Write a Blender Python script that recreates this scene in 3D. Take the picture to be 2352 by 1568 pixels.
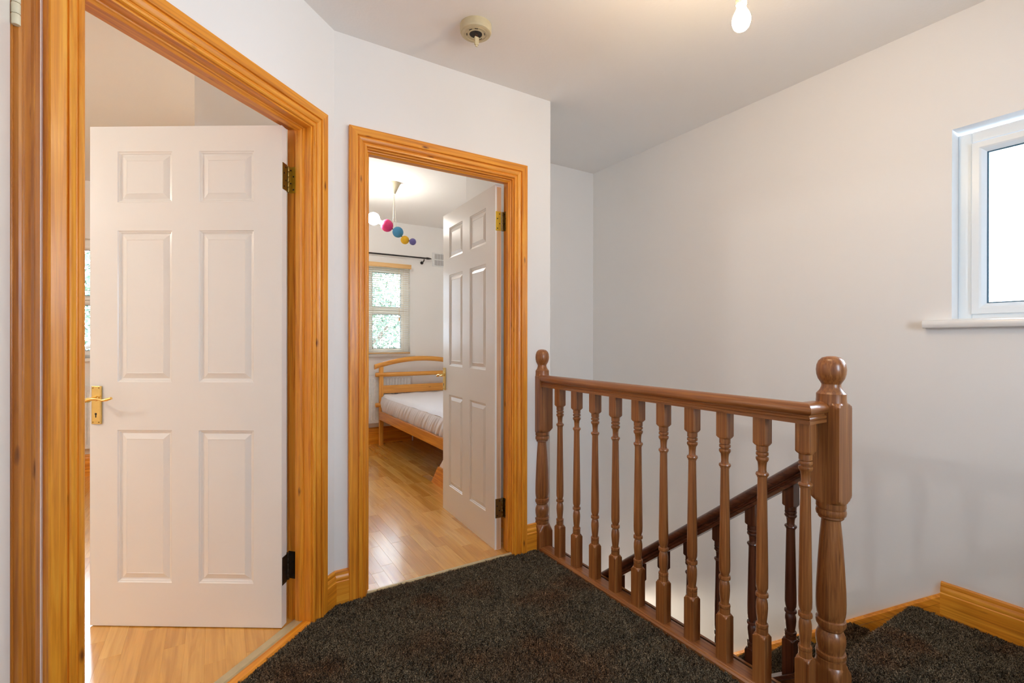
import bpy, bmesh, math, random
import numpy as np
from mathutils import Vector, Matrix
random.seed(7)
SC = bpy.context.scene
COL = SC.collection
for o in list(bpy.data.objects):
    bpy.data.objects.remove(o)

# ------------------------------------------------------------------ camera
TH = 0.55514
F_PX = 1097.74
CAMZ = 1.1432
cam = bpy.data.cameras.new('camera')
cam.sensor_fit = 'HORIZONTAL'
cam.sensor_width = 36.0
cam.lens = F_PX * 36.0 / 2352.0
cam.clip_start = 0.02
cam.clip_end = 100
camo = bpy.data.objects.new('camera', cam)
COL.objects.link(camo)
camo.location = (0, 0, CAMZ)
camo.rotation_mode = 'XYZ'
camo.matrix_world = (Matrix.Translation((0, 0, CAMZ)) @ Matrix.Rotation(-TH, 4, 'Z')
                     @ Matrix.Rotation(math.pi / 2 - 0.00106, 4, 'X') @ Matrix.Rotation(0.00127, 4, 'Z'))
SC.camera = camo

# ------------------------------------------------------------------ world, lights, exposure
SKY = 27.0
BULB = 400.0
GLOBE = 165.0
ROOM_FILL = 315.0
HALL = 900.0
w = bpy.data.worlds.new('world')
SC.world = w
w.use_nodes = True
nt = w.node_tree
nt.nodes.clear()
wo = nt.nodes.new('ShaderNodeOutputWorld')
bg = nt.nodes.new('ShaderNodeBackground')
tc = nt.nodes.new('ShaderNodeTexCoord')
sx = nt.nodes.new('ShaderNodeSeparateXYZ')
cr = nt.nodes.new('ShaderNodeValToRGB')
cr.color_ramp.elements[0].position = 0.0
cr.color_ramp.elements[0].color = (0.70, 0.84, 1.0, 1)
cr.color_ramp.elements[1].position = 0.6
cr.color_ramp.elements[1].color = (0.62, 0.80, 1.0, 1)
nt.links.new(tc.outputs['Generated'], sx.inputs[0])
nt.links.new(sx.outputs[2], cr.inputs[0])
nt.links.new(cr.outputs[0], bg.inputs[0])
bg.inputs[1].default_value = SKY
nt.links.new(bg.outputs[0], wo.inputs[0])


def portal(name, loc, direction, sx_, sy_):
    l = bpy.data.lights.new(name, 'AREA')
    l.shape = 'RECTANGLE'
    l.size = sx_
    l.size_y = sy_
    l.cycles.is_portal = True
    o = bpy.data.objects.new(name, l)
    COL.objects.link(o)
    o.location = loc
    o.rotation_euler = Vector(direction).to_track_quat('-Z', 'Y').to_euler()
    return o


SC.view_settings.view_transform = 'Standard'
SC.view_settings.look = 'None'
SC.view_settings.gamma = 1.0
SC.view_settings.use_curve_mapping = False
SC.view_settings.exposure = 0.10
SC.cycles.use_denoising = True
SC.cycles.max_bounces = 14
SC.cycles.diffuse_bounces = 8
SC.cycles.glossy_bounces = 4
SC.cycles.transparent_max_bounces = 12
SC.cycles.sample_clamp_indirect = 6.0
SC.cycles.caustics_reflective = False
SC.cycles.caustics_refractive = False

# ------------------------------------------------------------------ key numbers of the place (metres)
CX, YB, XE = 0.436, 2.165, 1.594        # wall with the bedroom door
XR, YF = 2.574, 2.917                   # right stair wall, end stair wall
HC = 2.485
PH = 0.74021
AD = Vector((-math.cos(PH), -math.sin(PH)))
AN = Vector((math.sin(PH), -math.cos(PH)))
YW = 5.30
LX = -0.33                              # cupboard wall
LY = 1.466
RISE, GO, NOSE = 0.187, 0.2335, 0.845

# ------------------------------------------------------------------ materials


def newmat(name):
    m = bpy.data.materials.new(name)
    m.use_nodes = True
    n = m.node_tree
    return m, n, n.nodes['Principled BSDF']


def setp(b, col=None, rough=None, metal=None, coat=None, coatr=None, spec=None):
    if col is not None:
        b.inputs['Base Color'].default_value = (*col, 1)
    if rough is not None:
        b.inputs['Roughness'].default_value = rough
    if metal is not None:
        b.inputs['Metallic'].default_value = metal
    if coat is not None:
        b.inputs['Coat Weight'].default_value = coat
    if coatr is not None:
        b.inputs['Coat Roughness'].default_value = coatr
    if spec is not None:
        b.inputs['Specular IOR Level'].default_value = spec


def N(n, t, **k):
    x = n.nodes.new(t)
    for a, v in k.items():
        setattr(x, a, v)
    return x


def mapped(n, scale, rnd=True):
    tc = N(n, 'ShaderNodeTexCoord')
    mp = N(n, 'ShaderNodeMapping')
    mp.inputs['Scale'].default_value = scale
    n.links.new(tc.outputs['Object'], mp.inputs['Vector'])
    if rnd:
        oi = N(n, 'ShaderNodeObjectInfo')
        vm = N(n, 'ShaderNodeVectorMath', operation='SCALE')
        cb = N(n, 'ShaderNodeCombineXYZ')
        for i in range(3):
            n.links.new(oi.outputs['Random'], cb.inputs[i])
        n.links.new(cb.outputs[0], vm.inputs[0])
        vm.inputs['Scale'].default_value = 23.0
        n.links.new(vm.outputs[0], mp.inputs['Location'])
    return mp.outputs[0]


def ramp(n, src, stops):
    r = N(n, 'ShaderNodeValToRGB')
    e = r.color_ramp.elements
    while len(e) < len(stops):
        e.new(0.5)
    for i, (p, c) in enumerate(stops):
        e[i].position = p
        e[i].color = (*c, 1)
    n.links.new(src, r.inputs[0])
    return r.outputs[0]


def mix(n, a, b, f, mode='MIX'):
    m = N(n, 'ShaderNodeMix', data_type='RGBA', blend_type=mode)
    for s, v in ((m.inputs[6], a), (m.inputs[7], b), (m.inputs[0], f)):
        if hasattr(v, 'links') or isinstance(v, bpy.types.NodeSocket):
            n.links.new(v, s)
        elif isinstance(v, tuple):
            s.default_value = (*v, 1) if len(v) == 3 else v
        else:
            s.default_value = v
    return m.outputs[2]


def bump(n, b, src, strength, dist=0.002, prev=None):
    bp = N(n, 'ShaderNodeBump')
    bp.inputs['Strength'].default_value = strength
    bp.inputs['Distance'].default_value = dist
    n.links.new(src, bp.inputs['Height'])
    n.links.new(bp.outputs[0], b.inputs['Normal'])


def noise(n, vec, scale, detail=4, dist=0.0, rough=0.5):
    t = N(n, 'ShaderNodeTexNoise')
    t.inputs['Scale'].default_value = scale
    t.inputs['Detail'].default_value = detail
    t.inputs['Distortion'].default_value = dist
    t.inputs['Roughness'].default_value = rough
    n.links.new(vec, t.inputs['Vector'])
    return t.outputs['Fac']


def paint(name, col, rough=0.6, bs=0.05, scale=60):
    m, n, b = newmat(name)
    setp(b, col, rough)
    v = mapped(n, (1, 1, 1), False)
    f = noise(n, v, scale, 5)
    g = noise(n, v, 1.3, 3)
    c = ramp(n, g, [(0.3, tuple(x * 0.975 for x in col)), (0.7, col)])
    n.links.new(c, b.inputs['Base Color'])
    bump(n, b, f, bs, 0.002)
    return m


def wood(name, dark, mid, light, axis='Z', rough=0.4, knots=True, coat=0.15, across=46.0, bs=0.08):
    m, n, b = newmat(name)
    s = [across] * 3
    i = 'XYZ'.index(axis)
    s[i] = 2.0
    v = mapped(n, tuple(s))
    f = noise(n, v, 1.0, 4, 1.3, 0.55)
    s2 = [across * 4.5] * 3
    s2[i] = 3.0
    f2 = noise(n, mapped(n, tuple(s2)), 1.0, 3)
    c = ramp(n, f, [(0.3, dark), (0.5, mid), (0.72, light)])
    fine = ramp(n, f2, [(0.3, (0.80, 0.76, 0.70)), (0.6, (1, 1, 1))])
    c = mix(n, c, fine, 0.7, 'MULTIPLY')
    if knots:
        s3 = [20.0] * 3
        s3[i] = 6.5
        vk = mapped(n, tuple(s3))
        vo = N(n, 'ShaderNodeTexVoronoi')
        vo.inputs['Scale'].default_value = 1.0
        n.links.new(vk, vo.inputs['Vector'])
        nk = noise(n, vk, 6, 2)
        ad = N(n, 'ShaderNodeMath', operation='MULTIPLY_ADD')
        n.links.new(nk, ad.inputs[0])
        ad.inputs[1].default_value = 0.10
        n.links.new(vo.outputs['Distance'], ad.inputs[2])
        kd = ramp(n, ad.outputs[0], [(0.09, (1, 1, 1)), (0.13, (0.6, 0.6, 0.6)), (0.20, (0, 0, 0))])
        hs = N(n, 'ShaderNodeSeparateColor')
        n.links.new(vo.outputs['Color'], hs.inputs[0])
        gt = N(n, 'ShaderNodeMath', operation='GREATER_THAN')
        n.links.new(hs.outputs[0], gt.inputs[0])
        gt.inputs[1].default_value = 0.58
        ml = N(n, 'ShaderNodeMath', operation='MULTIPLY')
        n.links.new(kd, ml.inputs[0])
        n.links.new(gt.outputs[0], ml.inputs[1])
        c = mix(n, c, (dark[0] * 0.32, dark[1] * 0.24, dark[2] * 0.3), ml.outputs[0])
    n.links.new(c, b.inputs['Base Color'])
    setp(b, None, rough, coat=coat, coatr=0.18)
    bump(n, b, f2, bs, 0.001)
    return m


M = {}
M['wall'] = paint('white_wall_paint', (0.865, 0.855, 0.84), 0.75, 0.10, 45)
M['ceil'] = paint('ceiling_paint', (0.88, 0.86, 0.835), 0.8, 0.25, 90)
M['gloss'] = paint('white_gloss_paint', (0.84, 0.82, 0.78), 0.25, 0.05, 30)
M['upvc'] = paint('white_plastic_frame', (0.80, 0.86, 0.90), 0.3, 0.01, 30)
M['sill'] = paint('sill_gloss', (0.85, 0.85, 0.84), 0.25, 0.02, 30)
pd, pm, pl = (0.56, 0.170, 0.008), (0.78, 0.290, 0.017), (0.90, 0.410, 0.040)
M['pineZ'] = wood('pine_upright', pd, pm, pl, 'Z')
M['pineX'] = wood('pine_level', pd, pm, pl, 'X')
M['pineY'] = wood('pine_long', pd, pm, pl, 'Y')
M['pinedoor3'] = wood('pine_upright_dark', (0.30, 0.08, 0.006), (0.45, 0.145, 0.012), (0.60, 0.225, 0.025), 'Z')
hd, hm, hl = (0.175, 0.054, 0.014), (0.290, 0.102, 0.026), (0.400, 0.165, 0.048)
M['hardZ'] = wood('brown_hardwood_upright', hd, hm, hl, 'Z', 0.33, False, 0.25, 95)
M['hardY'] = wood('brown_hardwood_long', hd, hm, hl, 'Y', 0.33, False, 0.25, 95)
M['hardX'] = wood('brown_hardwood_cross', hd, hm, hl, 'X', 0.33, False, 0.25, 95)
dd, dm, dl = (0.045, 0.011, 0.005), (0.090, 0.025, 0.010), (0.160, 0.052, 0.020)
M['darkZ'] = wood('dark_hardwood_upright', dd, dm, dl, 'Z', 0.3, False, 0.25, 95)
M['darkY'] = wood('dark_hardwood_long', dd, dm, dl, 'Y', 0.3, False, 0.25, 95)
M['bare'] = wood('bare_timber_edge', (0.50, 0.30, 0.17), (0.60, 0.38, 0.22), (0.66, 0.44, 0.27), 'Z', 0.5, False, 0.0)
M['bed'] = wood('bed_pine_upright', (0.60, 0.24, 0.03), (0.72, 0.32, 0.05), (0.84, 0.42, 0.08), 'Z', 0.3, True)
M['bedX'] = wood('bed_pine_level', (0.60, 0.24, 0.03), (0.72, 0.32, 0.05), (0.84, 0.42, 0.08), 'X', 0.3, True)
M['bedY'] = wood('bed_pine_long', (0.50, 0.17, 0.02), (0.62, 0.24, 0.03), (0.74, 0.32, 0.05), 'Y', 0.3, True)
M['blindwood'] = wood('blind_beech', (0.62, 0.36, 0.13), (0.72, 0.44, 0.18), (0.80, 0.52, 0.24), 'X', 0.4, False, 0.1)


def simple(name, col, rough=0.5, metal=0.0, **k):
    m, n, b = newmat(name)
    setp(b, col, rough, metal, **k)
    v = mapped(n, (1, 1, 1), False)
    f = noise(n, v, 35, 4)
    c = ramp(n, f, [(0.3, tuple(x * 0.88 for x in col)), (0.7, col)])
    n.links.new(c, b.inputs['Base Color'])
    return m


M['brass'] = simple('polished_brass', (0.86, 0.60, 0.20), 0.22, 1.0)
M['oldbrass'] = simple('tarnished_brass', (0.34, 0.23, 0.07), 0.38, 1.0)
M['yellowbrass'] = simple('yellow_brass', (0.75, 0.52, 0.06), 0.3, 0.9)
M['bronze'] = simple('dark_bronze', (0.075, 0.052, 0.032), 0.4, 0.8)
M['black'] = simple('black_metal', (0.012, 0.009, 0.008), 0.35)
M['keyhole'] = simple('keyhole_dark', (0.01, 0.008, 0.006), 0.6)
M['gasket'] = simple('blue_grey_gasket', (0.05, 0.13, 0.20), 0.5)
M['cream'] = simple('cream_plastic', (0.78, 0.70, 0.50), 0.4)
M['oldcream'] = simple('aged_cream_plastic', (0.60, 0.52, 0.33), 0.45)
M['whitemetal'] = simple('white_enamel', (0.80, 0.81, 0.82), 0.3)
M['slat'] = simple('cream_slats', (0.90, 0.84, 0.74), 0.45)
_n = M['slat'].node_tree
_tl = N(_n, 'ShaderNodeBsdfTranslucent')
_tl.inputs[0].default_value = (0.92, 0.86, 0.76, 1)
_ms = N(_n, 'ShaderNodeMixShader')
_ms.inputs[0].default_value = 0.40
_n.links.new(_n.nodes['Principled BSDF'].outputs[0], _ms.inputs[1])
_n.links.new(_tl.outputs[0], _ms.inputs[2])
_n.links.new(_ms.outputs[0], _n.nodes['Material Output'].inputs[0])
M['upvcw'] = paint('white_window_frame', (0.90, 0.90, 0.88), 0.3, 0.01, 30)
M['shadow'] = simple('dark_slot', (0.20, 0.19, 0.18), 0.8)
M['pink'] = simple('pink_felt', (0.80, 0.045, 0.20), 0.7)
M['blue'] = simple('blue_felt', (0.06, 0.26, 0.46), 0.75)
M['yellow'] = simple('yellow_felt', (0.88, 0.50, 0.01), 0.6)
M['violet'] = simple('violet_felt', (0.15, 0.13, 0.36), 0.75)
M['strip'] = simple('pale_metal_strip', (0.62, 0.52, 0.30), 0.35, 0.3)
M['bark'] = simple('bark', (0.10, 0.07, 0.05), 0.9)
M['lawn'] = simple('lawn', (0.035, 0.06, 0.02), 0.9)

# mattress cover
m, n, b = newmat('white_sheet')
setp(b, (0.80, 0.80, 0.86), 0.8)
M['sheet'] = m

# laminate strips: tone per strip, grain along Y
m, n, b = newmat('oak_laminate')
oi = N(n, 'ShaderNodeObjectInfo')
tone = ramp(n, oi.outputs['Random'], [(0.0, (0.64, 0.305, 0.050)), (0.3, (0.71, 0.360, 0.066)), (0.6, (0.77, 0.41, 0.084)),
                                     (0.85, (0.80, 0.45, 0.11)), (1.0, (0.67, 0.32, 0.052))])
g1 = noise(n, mapped(n, (28, 2.0, 1)), 1.0, 4, 1.2)
gr = ramp(n, g1, [(0.32, (0.80, 0.72, 0.62)), (0.55, (1, 1, 1)), (0.75, (1.06, 1.03, 1.0))])
g2 = noise(n, mapped(n, (160, 5.0, 1)), 1.0, 3)
gr2 = ramp(n, g2, [(0.3, (0.86, 0.82, 0.78)), (0.6, (1, 1, 1))])
c = mix(n, tone, gr, 0.9, 'MULTIPLY')
c = mix(n, c, gr2, 0.7, 'MULTIPLY')
n.links.new(c, b.inputs['Base Color'])
setp(b, None, 0.24, coat=0.9, coatr=0.15)
bump(n, b, g2, 0.03, 0.001)
M['laminate'] = m
M['underlay'] = simple('laminate_joint', (0.46, 0.24, 0.08), 0.5)

# carpet
m, n, b = newmat('charcoal_brown_pile')
v = mapped(n, (1, 1, 1), False)
f1 = noise(n, v, 260, 2)
f2 = noise(n, v, 3.2, 3)
c1 = ramp(n, f1, [(0.36, (0.020, 0.014, 0.009)), (0.5, (0.110, 0.082, 0.052)), (0.64, (0.34, 0.265, 0.17))])
c2 = ramp(n, f1, [(0.36, (0.024, 0.012, 0.006)), (0.5, (0.120, 0.062, 0.032)), (0.64, (0.34, 0.185, 0.095))])
k = ramp(n, f2, [(0.50, (0, 0, 0)), (0.68, (1, 1, 1))])
c = mix(n, c1, c2, k)
n.links.new(c, b.inputs['Base Color'])
setp(b, None, 0.95, spec=0.15)
b.inputs['Sheen Weight'].default_value = 0.08
b.inputs['Sheen Roughness'].default_value = 0.4
M['pile'] = m
m, n, b = newmat('carpet_backing')
v = mapped(n, (1, 1, 1), False)
f1 = noise(n, v, 300, 3)
n.links.new(ramp(n, f1, [(0.35, (0.010, 0.007, 0.005)), (0.65, (0.06, 0.045, 0.032))]), b.inputs['Base Color'])
setp(b, None, 0.95)
bump(n, b, f1, 0.9, 0.006)
M['backing'] = m


def emitter(name, col, s):
    m = bpy.data.materials.new(name)
    m.use_nodes = True
    n = m.node_tree
    n.nodes.clear()
    o = N(n, 'ShaderNodeOutputMaterial')
    e = N(n, 'ShaderNodeEmission')
    e.inputs[0].default_value = (*col, 1)
    e.inputs[1].default_value = s
    n.links.new(e.outputs[0], o.inputs[0])
    return m


M['bulb'] = emitter('lit_bulb', (1.0, 0.72, 0.42), BULB)
M['globe'] = emitter('lit_globe', (1.0, 0.94, 0.86), GLOBE)
M['lamp'] = emitter('room_fill_glow', (1.0, 0.96, 0.90), ROOM_FILL)
M['hall'] = emitter('lit_hall_lamp', (1.0, 0.86, 0.68), HALL)


def pane_mat(name, frosted):
    m = bpy.data.materials.new(name)
    m.use_nodes = True
    n = m.node_tree
    n.nodes.clear()
    o = N(n, 'ShaderNodeOutputMaterial')
    t = N(n, 'ShaderNodeBsdfTransparent')
    g = N(n, 'ShaderNodeBsdfGlossy')
    g.inputs['Roughness'].default_value = 0.25 if frosted else 0.03
    mx = N(n, 'ShaderNodeMixShader')
    fr = N(n, 'ShaderNodeFresnel')
    fr.inputs[0].default_value = 1.45
    n.links.new(fr.outputs[0], mx.inputs[0])
    if frosted:
        tl = N(n, 'ShaderNodeBsdfTranslucent')
        v = mapped(n, (1, 1, 1), False)
        f = noise(n, v, 70, 3)
        n.links.new(ramp(n, f, [(0.3, (0.80, 0.86, 0.90)), (0.6, (0.97, 0.98, 1.0))]), tl.inputs[0])
        m2 = N(n, 'ShaderNodeMixShader')
        m2.inputs[0].default_value = 0.30
        n.links.new(t.outputs[0], m2.inputs[1])
        n.links.new(tl.outputs[0], m2.inputs[2])
        n.links.new(m2.outputs[0], mx.inputs[1])
    else:
        n.links.new(t.outputs[0], mx.inputs[1])
    n.links.new(g.outputs[0], mx.inputs[2])
    n.links.new(mx.outputs[0], o.inputs[0])
    return m


M['frost'] = pane_mat('frosted_glass', True)
M['clear'] = pane_mat('clear_glass', False)

m, n, b = newmat('leaves')
oi = mapped(n, (1, 1, 1), False)
n.links.new(ramp(n, noise(n, oi, 3, 4), [(0.3, (0.035, 0.060, 0.040)), (0.55, (0.085, 0.125, 0.080)), (0.75, (0.18, 0.22, 0.13))]),
            b.inputs['Base Color'])
setp(b, None, 0.6)
M['leaf'] = m

# ------------------------------------------------------------------ mesh helpers


class MB:
    def __init__(self):
        self.v, self.f = [], []

    def add(self, vs, fs):
        k = len(self.v)
        self.v += [tuple(p) for p in vs]
        self.f += [tuple(i + k for i in q) for q in fs]
        return self

    def box(self, a, b_):
        x0, y0, z0 = (min(a[i], b_[i]) for i in range(3))
        x1, y1, z1 = (max(a[i], b_[i]) for i in range(3))
        vs = [(x, y, z) for x in (x0, x1) for y in (y0, y1) for z in (z0, z1)]
        return self.add(vs, [(0, 1, 3, 2), (4, 6, 7, 5), (0, 4, 5, 1), (2, 3, 7, 6), (0, 2, 6, 4), (1, 5, 7, 3)])

    def loft(self, rings, caps=True, closed=True):
        k = len(self.v)
        m_ = len(rings[0])
        for r in rings:
            self.v += [tuple(p) for p in r]
        for i in range(len(rings) - 1):
            for j in range(m_ if closed else m_ - 1):
                a = k + i * m_ + j
                b_ = k + i * m_ + (j + 1) % m_
                self.f.append((a, b_, b_ + m_, a + m_))
        if caps:
            self.f.append(tuple(k + j for j in range(m_))[::-1])
            self.f.append(tuple(k + (len(rings) - 1) * m_ + j for j in range(m_)))
        return self

    def lathe(self, prof, n=32, cx=0, cy=0, sq=None, half=False):
        rings = []
        for r, z in prof:
            ring = []
            for j in range(n):
                t = 2 * math.pi * (j + 0.5) / n if sq is None else 2 * math.pi * j / n
                R = r
                if sq is not None:
                    R = min(r, sq / max(abs(math.cos(t)), abs(math.sin(t))))
                x, y = R * math.cos(t), R * math.sin(t)
                if half:
                    y = min(y, 0)
                ring.append((cx + x, cy + y, z))
            rings.append(ring)
        return self.loft(rings)

    def tube(self, pts, r, n=10, sy=1.0):
        rings = []
        pts = [Vector(p) for p in pts]
        rr = r if isinstance(r, (list, tuple)) else [r] * len(pts)
        for i, p in enumerate(pts):
            d = (pts[min(i + 1, len(pts) - 1)] - pts[max(i - 1, 0)]).normalized()
            up = Vector((0, 0, 1)) if abs(d.z) < 0.9 else Vector((0, 1, 0))
            a = d.cross(up).normalized()
            b_ = a.cross(d).normalized()
            rings.append([p + a * rr[i] * math.cos(2 * math.pi * j / n) + b_ * rr[i] * sy * math.sin(2 * math.pi * j / n) for j in range(n)])
        return self.loft(rings)

    def sphere(self, c, r, n=24, m_=14, s=(1, 1, 1)):
        rings = []
        for i in range(m_ + 1):
            t = math.pi * (0.02 + 0.96 * i / m_)
            rings.append([(c[0] + s[0] * r * math.sin(t) * math.cos(2 * math.pi * j / n), c[1] + s[1] * r * math.sin(t) * math.sin(2 * math.pi * j / n),
                           c[2] - s[2] * r * math.cos(t)) for j in range(n)])
        return self.loft(rings)

    def build(self, name, mat, parent=None, smooth=None, bevel=0, mw=None, kind=None, label=None):
        me = bpy.data.meshes.new(name)
        me.from_pydata(self.v, [], self.f)
        bm = bmesh.new()
        bm.from_mesh(me)
        bmesh.ops.recalc_face_normals(bm, faces=bm.faces)
        bm.to_mesh(me)
        bm.free()
        me.materials.append(M[mat])
        if smooth:
            me.shade_smooth()
            me.set_sharp_from_angle(angle=math.radians(smooth))
        o = bpy.data.objects.new(name, me)
        COL.objects.link(o)
        if parent:
            o.parent = parent
        if mw is not None:
            o.matrix_world = mw
        if bevel:
            bv = o.modifiers.new('bevel', 'BEVEL')
            bv.width = bevel
            bv.segments = 2
            bv.limit_method = 'ANGLE'
        if kind:
            o['kind'] = kind
        if label:
            o['label'] = label
        return o


def empty(name, loc=(0, 0, 0), mw=None):
    o = bpy.data.objects.new(name, None)
    COL.objects.link(o)
    o.empty_display_size = 0.1
    if mw is not None:
        o.matrix_world = mw
    else:
        o.location = loc
    return o


def thing(o, label, cat, group=None):
    o['label'] = label
    o['category'] = cat
    if group:
        o['group'] = group
    return o


def struct(o):
    o['kind'] = 'structure'
    return o


def frame(origin, ang):
    return Matrix.Translation(origin) @ Matrix.Rotation(ang, 4, 'Z')


FA = frame((CX, YB, 0), math.atan2(AD.y, AD.x))          # x along the angled wall, y to the landing
FB = frame((0, YB, 0), math.pi)                          # x = -X, y = -Y (to the landing)
FC = frame((LX, LY, 0), -math.pi / 2)                    # x = -Y, y = +X


def wallmesh(x0, x1, T, z0, z1, opens=()):
    """local wall: face at y=0, body to y=-T, openings (a,b,zl,zh)"""
    mb = MB()
    cur = x0
    for a, b_, zl, zh in sorted(opens):
        mb.box((cur, -T, z0), (a, 0, z1))
        if zl > z0:
            mb.box((a, -T, z0), (b_, 0, zl))
        if zh < z1:
            mb.box((a, -T, zh), (b_, 0, z1))
        cur = b_
    mb.box((cur, -T, z0), (x1, 0, z1))
    return mb


# ------------------------------------------------------------------ structure
TA, TB = 0.105, 0.09
OA0, OA1 = 0.150, 0.953          # clear opening between linings, angled wall
OB0, OB1 = 0.580, 1.345
OZ = 2.003
L = 0.028
wallmesh(-0.04, 1.037 + 0.10, TA, 0, HC, [(OA0 - L, OA1 + L, -1, OZ + L)]).build('wall_left', 'wall', mw=FA, kind='structure')
wallmesh(-XE, -CX + 0.0, TB, 0, HC, [(-OB1 - L, -OB0 + L, -1, OZ + L)]).build('wall_back', 'wall', mw=FB, kind='structure')
OC0 = 0.085                      # hinge side of the cupboard opening (local x on FC)
OC1 = OC0 + 0.766
wallmesh(0.0, 2.80, 0.09, 0, HC, [(OC0 + 0.1 - L, OC1 + 0.1 + L, -1, OZ + L)]).build('wall_cupboard', 'wall', mw=FC, kind='structure')
# right wall with the landing window: face X=XR, body to +X ; z down to the lower floor
WY0, WY1, WZ0, WZ1 = -0.50, 0.718, 1.236, 2.014
FR = frame((XR, 0, 0), math.pi / 2)       # x = +Y, y = -X
wallmesh(-1.42, YF + 0.12, 0.28, -2.75, HC, [(WY0, WY1, WZ0, WZ1)]).build('wall_right', 'wall', mw=FR, kind='structure')
MB().box((1.50, YF, -0.88), (XR + 0.1, 3.03, HC)).box((1.50, YF, -2.75), (1.66, 3.03, -0.88)).build('wall_stair_end', 'wall', kind='structure')
MB().box((0.9, 3.03, -2.75), (1.0, 4.9, -0.22)).build('wall_hall_left', 'wall', kind='structure')
MB().box((1.0, 4.8, -2.75), (2.7, 4.9, -0.22)).build('wall_hall_end', 'wall', kind='structure')
MB().box((2.6, 3.03, -2.75), (2.7, 4.8, -0.22)).build('wall_hall_right', 'wall', kind='structure')
MB().box((1.0, 2.98, -2.75), (1.52, 3.03, -0.22)).build('wall_hall_near', 'wall', kind='structure')
MB().box((1.0, 3.03, -2.75), (2.6, 4.8, -2.70)).build('floor_hall', 'wall', kind='structure')
MB().box((1.0, 3.03, -0.225), (2.6, 4.8, -0.221)).build('ceiling_hall', 'ceil', kind='structure')
MB().box((1.50, YB + 0.02, -2.75), (XE, YF, HC)).build('wall_stair_left', 'wall', kind='structure')
MB().box((1.55, NOSE, -2.75), (1.598, YF - 0.002, -0.222)).build('wall_under_landing', 'wall', kind='structure')
# rear wall behind the camera, with a window opening added for daylight fill
FT = frame((0, -1.32, 0), 0)
wallmesh(LX - 0.1, XR + 0.1, 0.25, 0, HC, [(0.85, 1.50, 1.0, 2.0)]).build('wall_rear', 'wall', mw=FT, kind='structure')
# bedroom and left room outer walls
FW = frame((0, YW, 0), math.pi)           # x=-X, y=-Y
BW = (0.62, 1.905, 0.995, 2.0)            # bedroom window X0 X1 z0 z1
RW = (-2.10, -0.60, 0.995, 2.0)           # left room window
wallmesh(-2.7, 3.1, 0.28, 0, HC, [(-BW[1], -BW[0], BW[2], BW[3]), (-RW[1], -RW[0], RW[2], RW[3])]).build('wall_front', 'wall', mw=FW, kind='structure')
MB().box((2.60, 3.03, 0), (2.70, YW + 0.02, HC)).build('wall_bedroom_right', 'wall', kind='structure')
MB().box((0.36, YB + 0.09, 0), (0.45, YW + 0.02, HC)).build('wall_partition', 'wall', kind='structure')
MB().box((-3.1, 1.40, 0), (-3.0, YW + 0.02, HC)).build('wall_room_left', 'wall', kind='structure')
MB().box((-3.1, 1.38, 0), (-0.42, 1.47, HC)).build('wall_room_near', 'wall', kind='structure')
MB().box((-0.08, 2.56, 0), (0.37, 3.50, HC)).build('wall_boxing', 'wall', kind='structure')
MB().box((-3.1, -1.6, HC), (2.9, YW + 0.28, HC + 0.12)).build('ceiling', 'ceil', kind='structure')
# bulkhead over the stairs in the bedroom: wedge, low end towards the bed
bh = MB()
prof = [(3.03, 0), (3.03, 0.60), (3.50, 0.155), (3.60, 0.0)]
bh.loft([[(x, y, z) for y, z in prof] for x in (1.50, 2.60)])
bh.build('wall_bulkhead', 'wall', kind='structure')
sk = MB()
prof = [(2.27, 0), (2.27, 0.155), (3.496, 0.155), (3.631, 0.0)]
sk.loft([[(x, y, z) for y, z in prof] for x in (1.482, 1.50)])
sk.build('baseboard_bulkhead', 'pineY', bevel=0.002, kind='structure')

# floors
fl = MB()
fl.box((LX - 0.1, -1.42, -0.22), (1.60, YB, -0.004))
fl.box((1.60, -1.42, -0.22), (XR, NOSE - 0.03, -0.004))
fl.build('floor', 'backing', kind='structure')
# quarter landing & bottom of the stairwell
MB().box((1.60, NOSE, -2.75), (XR, YF, -2.70)).build('floor_lower', 'backing', kind='structure')

# ------------------------------------------------------------------ laminate floors, strip by strip
strip_cache = {}


def strip(name, x, y, wd, ln, parent, z=0.006):
    key = (round(wd, 4), round(ln, 4))
    if key not in strip_cache:
        mb = MB()
        e = 0.0005
        g = 0.0002
        mb.loft([[(g, g, -0.006), (wd - g, g, -0.006), (wd - g, ln - g, -0.006), (g, ln - g, -0.006)],
                 [(g, g, -e), (wd - g, g, -e), (wd - g, ln - g, -e), (g, ln - g, -e)],
                 [(g + e, g + e, 0), (wd - g - e, g + e, 0), (wd - g - e, ln - g - e, 0), (g + e, ln - g - e, 0)]])
        o = mb.build(name, 'laminate', parent)
        strip_cache[key] = o.data
    else:
        o = bpy.data.objects.new(name, strip_cache[key])
        COL.objects.link(o)
        o.parent = parent
    o.location = (x, y, z)
    return o


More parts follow.
